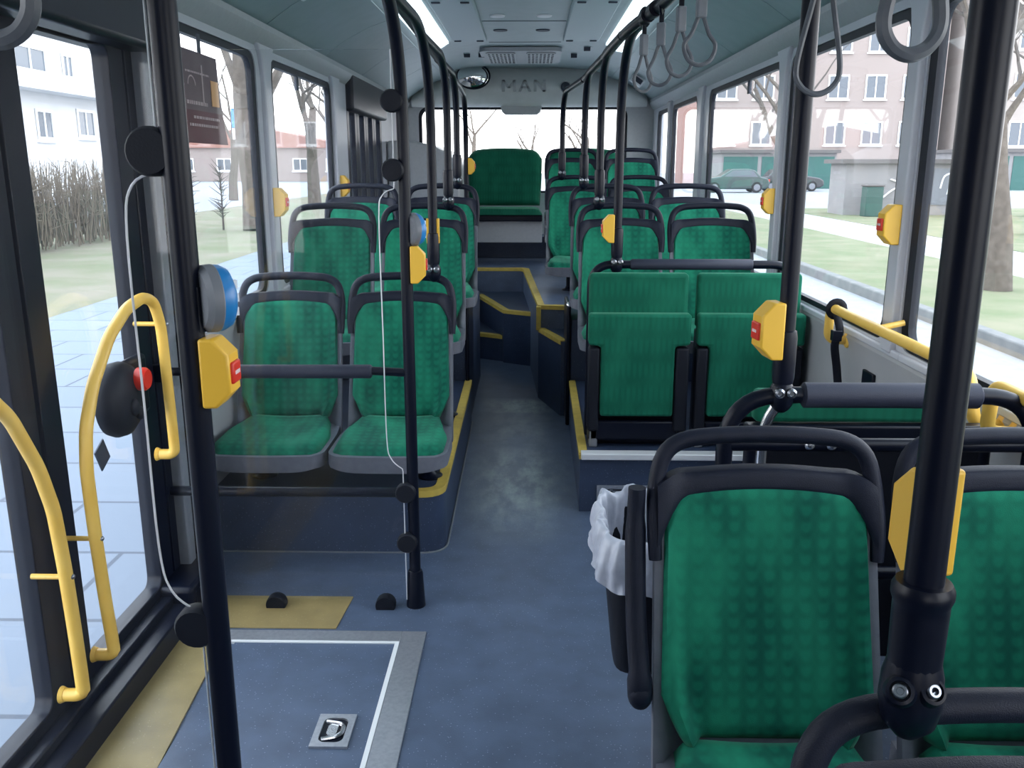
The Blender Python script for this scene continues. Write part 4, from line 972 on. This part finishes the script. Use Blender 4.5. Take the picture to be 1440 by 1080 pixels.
strap('grey strap loop farthest along the rail, first of the four hanging together', 0.395, 3.28, 1.72, 0.075, ang=0.5)
strap('grey strap loop second in the row of four, counted from the far end', 0.417, 3.02, 1.72, 0.075, ang=-0.3)
strap('grey strap loop third in the row of four, counted from the far end', 0.431, 2.72, 1.72, 0.08, ang=0.3)
strap('grey strap loop at the near end of the row of four', 0.443, 2.47, 1.725, 0.085, ang=0.15)
strap('large grey strap loop hanging in front of the pole above the lean rail', 0.5625, 1.84, 1.605, 0.088, ang=0.1)
strap('wide flat grey strap loop hanging alone between two poles', 0.56, 1.40, 1.628, 0.092, r=0.0115, ang=0.2, flat=1.0)
strap('strap loop barely showing at the top edge beside the thickest pole', 0.558, 1.17, 1.668, 0.04, ang=0.4)
# strap at the door side
st_ = thing('overhead_rail', 'short overhead rail above the doors beside the reader pole', 'rail', (-0.668, 0.4, ZR)); MB().tube([(0, 0, 0), (0, 0.82, 0), (0.18, 0.85, 0)], 0.019, 12).build('rail_tube', M['black'], st_)
strap('pale strap loop cut off by the picture corner above the doors', -0.668, 1.17, 1.622, 0.095, r=0.0125, ang=0.0)

# waste bin with bag
wbn = thing('waste_bin', 'black waste bin lined with a crumpled white bag behind the armrest', 'bin', (0.300, 2.06, 0.24))
def bin_f(u, v, r0, r1, z0, z1, k=0.0):
    a = 2 * PI * u; w = r0 + (r1 - r0) * v
    ca, sa = math.cos(a), math.sin(a); e = (abs(ca) ** 4 + abs(sa) ** 4) ** -0.25
    return (w * e * ca * 0.95, w * e * sa * 1.05, z0 + (z1 - z0) * v)
bo = MB(); nseg = 40
bo.grid(nseg, 6, lambda u, v: bin_f(u, v, 0.085, 0.125, 0.0, 0.36)); bo.grid(nseg, 6, lambda u, v: bin_f(u, v, 0.080, 0.119, 0.004, 0.36)); bo.add([bin_f(i / nseg, 0, 0.085, 0.125, 0.0, 0.36) for i in range(nseg)], [tuple(range(nseg))])
bo.build('bin_body', M['matte'], wbn)
rnd = random.Random(3)
wv = [rnd.uniform(-1, 1) for _ in range(12)]
def bag(u, v):
    a = 2 * PI * u
    n1 = sum(wv[i] * math.sin((i + 2) * a + i * 1.7 + v * (3 + i)) for i in range(12)) / 12
    # v 0..1: inside depth -> rim -> outside skirt
    if v < 0.45: t = v / 0.45; r, z = 0.100 + 0.016 * t, 0.16 + 0.225 * t
    else:
        t = (v - 0.45) / 0.55; r, z = 0.116 + 0.030 * math.sin(min(1, t * 1.4) * PI * 0.62), 0.385 + 0.022 * math.sin(PI * min(1, t * 2.2)) - 0.105 * t
    n2 = math.sin(17 * a + 6 * n1) * 0.35 + math.sin(31 * a + 9 * v) * 0.2
    x, y, _ = bin_f(u, 0, r + (0.030 * n1 + 0.013 * n2) * (0.35 + v), 0, 0, 0)
    return (x, y, z + (0.055 * n1 + 0.012 * n2 + 0.04 * math.sin(a)) * v)
MB().grid(140, 26, bag).build('bin_bag', M['bag'], wbn, angle=80)
MB().tube(bend([(0.10, -0.02, 0.30), (0.14, -0.03, 0.30), (0.16, -0.04, 0.25)], 0.02), 0.010, 8).build('bin_hook', M['black'], wbn)

# poster hanging in the left window
ps = thing('poster', 'maroon notice sheet hanging in the window by the doors', 'poster', (XL + 0.045, 3.10, 1.545))
def pf(u, v): return (0.004 * math.sin(3 * u + 1) , (0.39 + 0.07 * (1 - v) ** 1.6) * u, 0.31 * v)
def back(f, d): return lambda u, v: (f(u, v)[0] - d, *f(u, v)[1:])
MB().slab(12, 10, lambda u, v: pf(u, v * 0.36), back(lambda u, v: pf(u, v * 0.36), 0.0015)).build('lower_sheet', M['poster'], ps)
MB().slab(12, 10, lambda u, v: pf(u, 0.36 + v * 0.64), back(lambda u, v: pf(u, 0.36 + v * 0.64), 0.0015)).build('upper_sheet', M['poster_top'], ps)
tl = MB()
for (v0, v1, u0, u1) in ((0.27, 0.30, 0.22, 0.86), (0.185, 0.215, 0.12, 0.80), (0.42, 0.46, 0.10, 0.60), (0.76, 0.78, 0.12, 0.72)):
    u = u0; rn = random.Random(int(v0 * 100))
    while u < u1:
        l = rn.uniform(0.02, 0.06); a, b = pf(u, (v0 + v1) / 2), pf(min(u + l, u1), (v0 + v1) / 2)
        tl.box(a[0] + 0.0003, a[0] + 0.0012, a[1], b[1], 0.31 * v0, 0.31 * v1); u += l + 0.015
tl.build('faded_lettering', M['print'], ps)
MB().tube([(0.003, 0.10 + 0.035 * math.cos(a), 0.195 + 0.03 * math.sin(a)) for a in [PI * i / 12 for i in range(13)]], 0.003, 6).box(0.001, 0.0035, 0.205, 0.216, 0.14, 0.27).build('pale_emblem', M['print'], ps)
MB().box(0.0005, 0.0025, 0.30, 0.375, 0.135, 0.225).build('orange_picture', M['print_orange'], ps)
MB().box(-0.004, 0.001, 0.20, 0.225, 0.31, 0.375).build('hanger_tab', M['dark'], ps)
for (X, Y, lab) in ((XL - 0.02, 4.92, 'small dark catch at the top of the second window past the doors'), (XR + 0.02, 5.2, 'small dark catch at the top of the long window beyond the tip-up seats')):
    o = MB().box(-0.008, 0.008, -0.02, 0.02, -0.045, 0.03).build('window_catch', M['dark'], loc=(X, Y, 1.90), bevel=0.003); tag(o, lab, 'catch')
# fittings on the coves
def cove_fit(label, X, Y, Z, s):
    t = thing('spot_fitting', label, 'fitting', (X, Y, Z)); rot = Matrix.Rotation(s * 0.6, 4, 'Y')
    MB().box(-0.06, 0.06, -0.05, 0.05, -0.045, 0.03, rot).build('fitting_body', M['white'], t, bevel=0.015)
    MB().box(-0.045, 0.045, -0.056, -0.05, -0.03, 0.01, rot).build('fitting_lens', M['dark'], t, bevel=0.003)
cove_fit('white spot fitting on the cove behind the hanging straps', 0.93, 8.1, 2.19, 1)
cove_fit('dark-lensed fitting on the cove above the windows on the door side', -0.93, 3.93, 2.20, -1)

# ------------------------------------------------------------------ outdoors
GZ = -0.20
struct(MB().box(-9.0, -1.36, -12, 46, GZ - 0.3, GZ - 0.012).build('pavement_bed', M['pave'], smooth=False))
pv = MB().box(-5.4, -1.36, -12, 60, GZ - 0.1, GZ).build('pavement', M['pave'], smooth=False); struct(pv)
struct(MB().box(-12.2, -5.4, -12, 160, GZ - 0.1, GZ - 0.004).build('lawn_door_side', M['lawn_l'], smooth=False))
struct(MB().box(-42, -12.2, -12, 200, GZ - 0.12, GZ - 0.02).build('road_door_side', M['road'], smooth=False))
struct(MB().box(-160, -42, -12, 220, GZ - 0.1, GZ).build('lawn_far_side', M['lawn'], smooth=False))
struct(MB().box(-1.36, 4.66, -12, 200, GZ - 0.2, GZ - 0.12).build('road', M['road'], smooth=False))
struct(MB().box(4.66, 4.82, -12, 200, GZ - 0.2, GZ + 0.02).build('kerb', M['kerb'], bevel=0.02))
struct(MB().box(4.82, 7.5, -12, 200, GZ - 0.1, GZ + 0.01).build('lawn', M['lawn'], smooth=False))
struct(MB().box(7.5, 9.7, -12, 200, GZ - 0.1, GZ).build('path', M['path'], smooth=False))
struct(MB().box(9.7, 60, -12, 36, GZ - 0.1, GZ + 0.01).build('lawn_beyond_path', M['lawn'], smooth=False))
struct(MB().box(9.7, 120, 36, 200, GZ - 0.1, GZ).build('road_parking_surface', M['road'], smooth=False))

def wing(parent, x, z, w, h, y, side=False):
    """white framed window on a facade; side=True puts it on the wall facing +X (x then runs along the wall)"""
    f = MB().holed((-w / 2, w / 2, -h / 2, h / 2), rrect(-w / 2 + 0.12, w / 2 - 0.12, -h / 2 + 0.12, h / 2 - 0.12, 0.01, 1), lambda a, b, d: (a, d, b), -0.08, 0.02)
    f.box(-0.05, 0.05, -0.07, 0, -h / 2, h / 2).box(-w / 2 - 0.1, w / 2 + 0.1, -0.16, 0, -h / 2 - 0.12, -h / 2)
    fo = f.build('window_frame', M['frame'], parent, loc=(y, x, z) if side else (x, y, z))
    if side: fo.rotation_euler = (0, 0, PI / 2)
    MB().box(-w / 2, w / 2, -0.03, -0.01, -h / 2, h / 2).build('window_glass', M['pane'], fo, smooth=False)
def house(name, label, x0, x1, y0, y1, h, m, wins, roof=None, cat='building', side=()):
    t = thing(name, label, cat, ((x0 + x1) / 2, y0, GZ)); cx = (x0 + x1) / 2
    MB().box(x0 - cx, x1 - cx, 0, y1 - y0, 0, h).build('walls', m, t, smooth=False)
    for x, z, w, hh in wins: wing(t, x - cx, z, w, hh, 0.0)
    for y, z, w, hh in side: wing(t, y - y0, z, w, hh, x1 - cx, True)
    if roof == 'flat': MB().box(x0 - cx - 0.3, x1 - cx + 0.3, -0.3, y1 - y0 + 0.3, h, h + 0.25).build('roof_slab', M['slab'], t)
    elif roof: MB().prism([(x0 - cx - 0.4, h), (x1 - cx + 0.4, h), (0, h + roof)], lambda a, b, d: (a, d, b), -0.3, y1 - y0 + 0.3).build('pitched_roof', M['roof'], t, smooth=False)
    return t
hs = house('house', 'white rendered house with a balcony seen through the door glass', -34, -21.5, 24, 46, 8.6, M['render'], [], 'flat', side=[(44.2, 3.6, 1.7, 1.3), (40.4, 3.4, 1.4, 1.3), (36.5, 3.4, 1.4, 1.3), (39.8, 6.0, 2.6, 1.3), (43.0, 6.0, 1.0, 1.3), (36.0, 6.0, 1.6, 1.3)])
MB().box(6.25, 7.3, 8, 22, 4.75, 4.95).build('balcony_slab', M['render'], hs)
MB().box(7.2, 7.3, 8, 22, 4.95, 5.5).build('balcony_parapet', M['frame'], hs)
house('tower_block', 'orange block of flats beyond the white house', -40, -32.0, 62, 72, 10.2, M['orange'], [(-33, 6.6, 0.7, 1.0)], 'flat', side=[(62.9, 7.6, 0.9, 1.0), (62.9, 5.9, 0.9, 1.0), (62.9, 4.2, 0.9, 1.0), (67, 7.6, 0.9, 1.0), (67, 5.9, 0.9, 1.0)])
house('row_house', 'long low brick building with red roof behind the door-side windows', -40, -18, 95, 105, 3.4, M['brick'], [(-36, 1.7, 1.6, 1.3), (-32, 1.7, 1.6, 1.3), (-28, 1.7, 1.6, 1.3), (-24, 1.7, 1.6, 1.3), (-20.5, 1.7, 1.6, 1.3)], 2.2)
house('apartment_building', 'red brick apartment building with white windows across the street', 14, 33.5, 76, 88, 17, M['brick'], [(x, z, 1.7, 1.9) for x in (16, 19, 22, 25, 28, 31) for z in (4.2, 7.8, 11.4, 15)], 'flat')
house('apartment_building', 'beige apartment building with white windows beyond the grey shelter', 34.6, 62, 75, 87, 17, M['beige'], [(x, z, 1.9, 2.0) for x in (36, 39.5, 43, 47) for z in (4.1, 7.8, 11.5, 15)], 'flat')
def garage(label, x0, x1, y):
    t = thing('garage', label, 'garage', ((x0 + x1) / 2, y, GZ)); w = (x1 - x0) / 2
    MB().box(-w, w, 0, 5, 0, 2.5).build('walls', M['concrete'], t, smooth=False)
    MB().box(-w - 0.2, w + 0.2, -0.3, 5.2, 2.5, 2.72).build('roof_slab', M['slab'], t)
    n = max(1, int(2 * w / 2.7))
    for i in range(n):
        a = -w + 2 * w * i / n
        MB().box(a + 0.15, a + 2 * w / n - 0.15, -0.05, 0.02, 0, 2.25).build('garage_door', M['green_door'], t, smooth=False)
garage('low garage block with green doors behind the parked cars', 13.8, 22.0, 66)
garage('low garage with green door behind the grey shelter', 29.5, 38, 62)
us = thing('utility_shelter', 'grey concrete utility shelter with pale graffiti beside the path', 'shelter', (12.9, 31, GZ))
MB().box(-2.2, 2.2, 0, 1.6, 0, 1.72).build('walls', M['concrete'], us, smooth=False); MB().box(-2.4, 2.4, -0.2, 1.8, 1.72, 1.86).build('roof_slab', M['slab'], us)
MB().box(0.75, 1.95, -0.03, 0.0, 0.35, 1.55).build('metal_door', M['grey'], us)
gr = MB()
for q in ([(-0.9, 0.6), (-0.5, 0.9), (-0.2, 0.75)], [(-0.7, 1.2), (-0.4, 1.1)], [(1.0, 0.9), (1.1, 1.3), (1.4, 1.35), (1.5, 0.9)], [(1.25, 0.7), (1.3, 1.0)]): gr.tube(spline([(a, -0.035, b) for a, b in q], 4), 0.03, 6)
gr.build('graffiti_marking', M['white'], us)
bn = thing('litter_bin', 'dark green litter bin in front of the grey shelter', 'bin', (11.35, 30.2, GZ)); MB().box(-0.28, 0.28, -0.25, 0.25, 0, 0.98).build('bin_body', M['bin_green'], bn, bevel=0.04); MB().box(-0.3, 0.3, -0.27, 0.27, 0.98, 1.04).build('bin_lid', M['slab'], bn, bevel=0.02)
bx = thing('container', 'low teal container on the grass beside the big tree trunk', 'container', (17.6, 29.5, GZ)); MB().box(-1.0, 1.0, 0, 1.0, 0, 0.5).build('container_body', M['teal'], bx, bevel=0.03); MB().box(-1.02, 1.02, -0.02, 1.02, 0.5, 0.56).build('container_lid', M['teal'], bx, bevel=0.02)
def car(label, x, y, rot, m):
    t = thing('parked_car', label, 'car', (x, y, GZ), rot)
    prof = [(-2.05, 0.35), (-2.1, 0.62), (-1.95, 0.88), (-1.55, 0.95), (-1.15, 1.36), (-0.7, 1.44), (0.25, 1.42), (0.95, 0.98), (1.75, 0.86), (2.05, 0.70), (2.1, 0.38), (1.8, 0.22), (-1.8, 0.22)]
    MB().prism(prof, lambda a, b, d: (a, d, b), -0.82, 0.82).build('body', m, t, bevel=0.08)
    for s in (-1, 1):
        MB().prism([(-1.35, 0.95), (-1.05, 1.3), (-0.68, 1.36), (0.2, 1.34), (0.75, 0.98)], lambda a, b, d: (a, d, b), s * 0.815, s * 0.83).build('side_window', M['pane'], t)
        for wx in (-1.3, 1.3):
            wh = MB().lathe([(0.05, -0.1), (0.31, -0.1), (0.33, -0.05), (0.33, 0.05), (0.31, 0.1), (0.05, 0.1)], Matrix.Translation((wx, s * 0.76, 0.33)) @ Matrix.Rotation(PI / 2, 4, 'X'), 20).build('wheel', M['tyre'], t)
            MB().lathe([(0.001, -0.11), (0.20, -0.105), (0.2, 0.105), (0.001, 0.11)], Matrix.Translation((wx, s * 0.76, 0.33)) @ Matrix.Rotation(PI / 2, 4, 'X'), 16).build('hub_cap', M['grey'], wh)
    MB().box(-2.13, -2.05, -0.6, -0.4, 0.62, 0.8).box(-2.13, -2.05, 0.4, 0.6, 0.62, 0.8).build('tail_lamp', M['red'], t)
car('dark green parked hatchback seen through the long window', 12.7, 57, PI, M['car'])
car('black parked car half hidden by the pole above the lean rail', 17.0, 60, 0, M['car2'])
sg = thing('street_sign', 'blue and white street sign on a post across the pavement', 'sign', (-9.4, 29.8, GZ))
MB().cyl((0, 0, 0), (0, 0, 3.4), 0.04, n=10).build('sign_post', M['alu'], sg)
MB().box(-0.28, 0.28, -0.06, -0.03, 2.85, 3.45).build('blue_plate', M['sign_blue'], sg); MB().box(-0.28, 0.28, -0.06, -0.03, 2.48, 2.83).build('white_plate', M['white'], sg)
MB().box(-0.2, 0.2, -0.07, -0.06, 2.63, 2.68).build('arrow_mark', M['black'], sg)

# bare trees
def tree_mesh(seed, h, r, depth):
    rn = random.Random(seed); trunk = MB(); twigs = MB()
    def grow(p, d, L, rad, lev):
        pts = [p]; q = p.copy(); dd = d.copy(); n = 4
        for i in range(n):
            dd = (dd + Vector((rn.uniform(-1, 1), rn.uniform(-1, 1), rn.uniform(-0.4, 0.8))) * 0.16).normalized(); q = q + dd * (L / n); pts.append(q.copy())
        rs = [rad * (1 - 0.5 * i / n) for i in range(n + 1)]
        (trunk if lev < 2 else twigs).tube(pts, rs, 9 if lev == 0 else 6 if lev < 2 else 4)
        if lev >= depth: return
        for k in range(4 if lev == 0 else 3 if lev < 3 else 3):
            i = n if k == 0 else rn.choice((2, 3, 4)); a = rn.uniform(0, 2 * PI)
            side = Vector((math.cos(a), math.sin(a), rn.uniform(0.0, 0.7))); nd = (dd * 0.7 + side * rn.uniform(0.5, 0.95)).normalized()
            grow(pts[i], nd, L * rn.uniform(0.58, 0.78), rs[i] * rn.uniform(0.5, 0.7), lev + 1)
    grow(Vector((0, 0, 0)), Vector((0, 0, 1)), h * 0.38, r, 0)
    return trunk.mesh('trunk', M['bark']), twigs.mesh('branches', M['twig'])
TM = [tree_mesh(11, 10, 0.28, 5), tree_mesh(23, 12, 0.36, 5), tree_mesh(5, 8, 0.2, 5)]
def tree(label, x, y, i, rot=0.0, s=1.0):
    t = thing('bare_tree', label, 'tree', (x, y, GZ), rot); t.scale = (s, s, s)
    inst('trunk', TM[i][0], t); inst('branches', TM[i][1], t)
tree('bare tree whose branches hang over the white house behind the door glass', -8.45, 13.4, 0, 0.5, 0.8)
tree('leafless tree behind the pillar of the first window past the doors', -7.2, 23.5, 1, 1.0)
tree('leafless tree standing in the second window past the doors', -8.6, 36, 0, 2.2)
tree('slim leafless tree beyond the street sign', -14.5, 44, 2, 0.3, 1.2)
tree('leafless tree near the low brick building', -11.5, 58, 1, 3.0)
tree('thick-trunked leafless tree next to the teal container', 12.5, 22, 1, 0.9, 1.15)
tree('leafless street tree in front of the beige apartment building', 14.3, 29.4, 0, 4.0, 1.1)
tree('leafless tree in front of the red brick apartment building', 11.6, 41, 1, 2.0)
tree('leafless tree reaching over the window with the wide strap', 6.4, 12.2, 2, 1.3, 1.0)
tree('faint leafless tree behind the middle of the rear window', -4.5, 70, 2, 0.0, 1.3)
tree('faint leafless tree behind the rear window beside the lettering', 0.3, 85, 0, 1.0, 0.9)
tree('faint leafless tree behind the rear window next to the far pole', 4.6, 75, 1, 2.6, 0.8)
# hedges
def hedge(label, x, y0, y1, h, w, n, seed, m):
    rn = random.Random(seed); mb = MB()
    for i in range(n):
        p = Vector((x + rn.uniform(-w / 2, w / 2), rn.uniform(y0, y1), GZ + abs(rn.gauss(0, 0.3)) * h * 0.4)); L = rn.uniform(0.4, 0.75) * h
        pts = [p]
        for k in range(3): pts.append(pts[-1] + Vector((rn.uniform(-0.2, 0.2), rn.uniform(-0.2, 0.2), 1)).normalized() * L / 2.2)
        pts = [Vector((q.x, q.y, min(q.z, GZ + h * rn.uniform(0.92, 1.04)))) for q in pts]
        mb.tube(pts, [0.018, 0.014, 0.01, 0.004], 4)
        for k in range(3):
            q = pts[rn.choice((1, 2))]; mb.tube([q, q + Vector((rn.uniform(-1, 1), rn.uniform(-1, 1), rn.uniform(0, 0.8))) * 0.3], [0.009, 0.003], 3)
    o = mb.build('hedge', m, smooth=False); o.location = (0, 0, 0); return tag(o, label, 'hedge')
hedge('brown leafless hedge across the pavement from the doors', -9.9, 12.0, 22.5, 1.75, 1.0, 900, 4, M['hedge'])
hedge('long brownish hedge on the far side of the road', -44, 40, 150, 2.6, 2.0, 1400, 9, M['hedge'])
for i, (x, y) in enumerate(((-8.3, 21.8), (-8.1, 23.6))):
    rn = random.Random(i + 30); mb = MB(); mb.tube([(0, 0, 0), (0.02, 0, 1.5)], [0.03, 0.01], 6)
    for k in range(60):
        z = rn.uniform(0.3, 1.6); mb.tube([(0, 0, z), (rn.uniform(-0.3, 0.3), rn.uniform(-0.3, 0.3), z + rn.uniform(0, 0.3))], [0.012, 0.004], 4)
    o = mb.build('young_shrub', M['twig'], loc=(x, y, GZ)); tag(o, ('young leafless shrub at the pavement edge, nearer of the pair by the poster', 'young leafless shrub at the pavement edge, farther of the pair by the poster')[i], 'shrub')

GROUPS = {'bus_seat': 'green upholstered bus seats', 'bench_seat': 'wide rear bench seats', 'tip_up_seat': 'folded tip-up seats', 'grab_pole': 'black grab poles', 'overhead_rail': 'overhead rails',
          'strap_hanger': 'strap hangers', 'stop_button': 'yellow stop buttons', 'card_reader': 'card readers on the poles', 'glass_screen': 'glass screens by the doors', 'door_handrail': 'yellow door handrails',
          'wall_handrail': 'yellow wall handrails', 'ceiling_lamp': 'lamp covers along the coves', 'side_plate': 'side plates by the aisle', 'spot_fitting': 'fittings on the coves', 'window_catch': 'window catches',
          'bare_tree': 'leafless trees outside', 'hedge': 'hedges outside', 'young_shrub': 'young shrubs outside', 'parked_car': 'parked cars', 'garage': 'low garages', 'apartment_building': 'apartment buildings'}
for o in list(bpy.data.objects):
    st_name = o.name.split('.')[0]
    if not o.parent and st_name in GROUPS: o['group'] = GROUPS[st_name]

# ------------------------------------------------------------------ sky, camera, view
w = bpy.data.worlds.new('overcast_sky'); S.world = w; w.use_nodes = True
nt = w.node_tree; bg = nt.nodes['Background']
tc = N(nt, 'ShaderNodeTexCoord'); sp_ = N(nt, 'ShaderNodeSeparateXYZ'); nt.links.new(tc.outputs['Generated'], sp_.inputs[0])
rp = N(nt, 'ShaderNodeValToRGB'); rp.color_ramp.elements[0].position = 0.0; rp.color_ramp.elements[0].color = (1.0, 0.98, 0.97, 1)
rp.color_ramp.elements[1].position = 0.7; rp.color_ramp.elements[1].color = (0.80, 0.90, 1.0, 1)
nt.links.new(sp_.outputs['Z'], rp.inputs[0]); nt.links.new(rp.outputs[0], bg.inputs['Color']); bg.inputs['Strength'].default_value = 2.2

cam = bpy.data.cameras.new('camera'); co = bpy.data.objects.new('camera', cam); COL.objects.link(co)
cam.sensor_width = 36; cam.sensor_fit = 'HORIZONTAL'; cam.lens = 1245 / 1440 * 36; cam.clip_start = 0.02; cam.clip_end = 600
fw = Vector((-0.01891866, 0.97055145, -0.2401499)); rt = Vector((0.99981007, 0.01948898, 0)); upv = Vector((-0.00468028, 0.24010429, 0.97073582))
co.matrix_world = Matrix(((rt.x, upv.x, -fw.x, 0), (rt.y, upv.y, -fw.y, 0), (rt.z, upv.z, -fw.z, 1.47), (0, 0, 0, 1)))
S.camera = co
S.view_settings.view_transform = 'Standard'; S.view_settings.look = 'None'; S.view_settings.exposure = 1.38; S.view_settings.gamma = 1.0; S.view_settings.use_curve_mapping = False
S.cycles.max_bounces = 10; S.cycles.diffuse_bounces = 6; S.cycles.transparent_max_bounces = 24
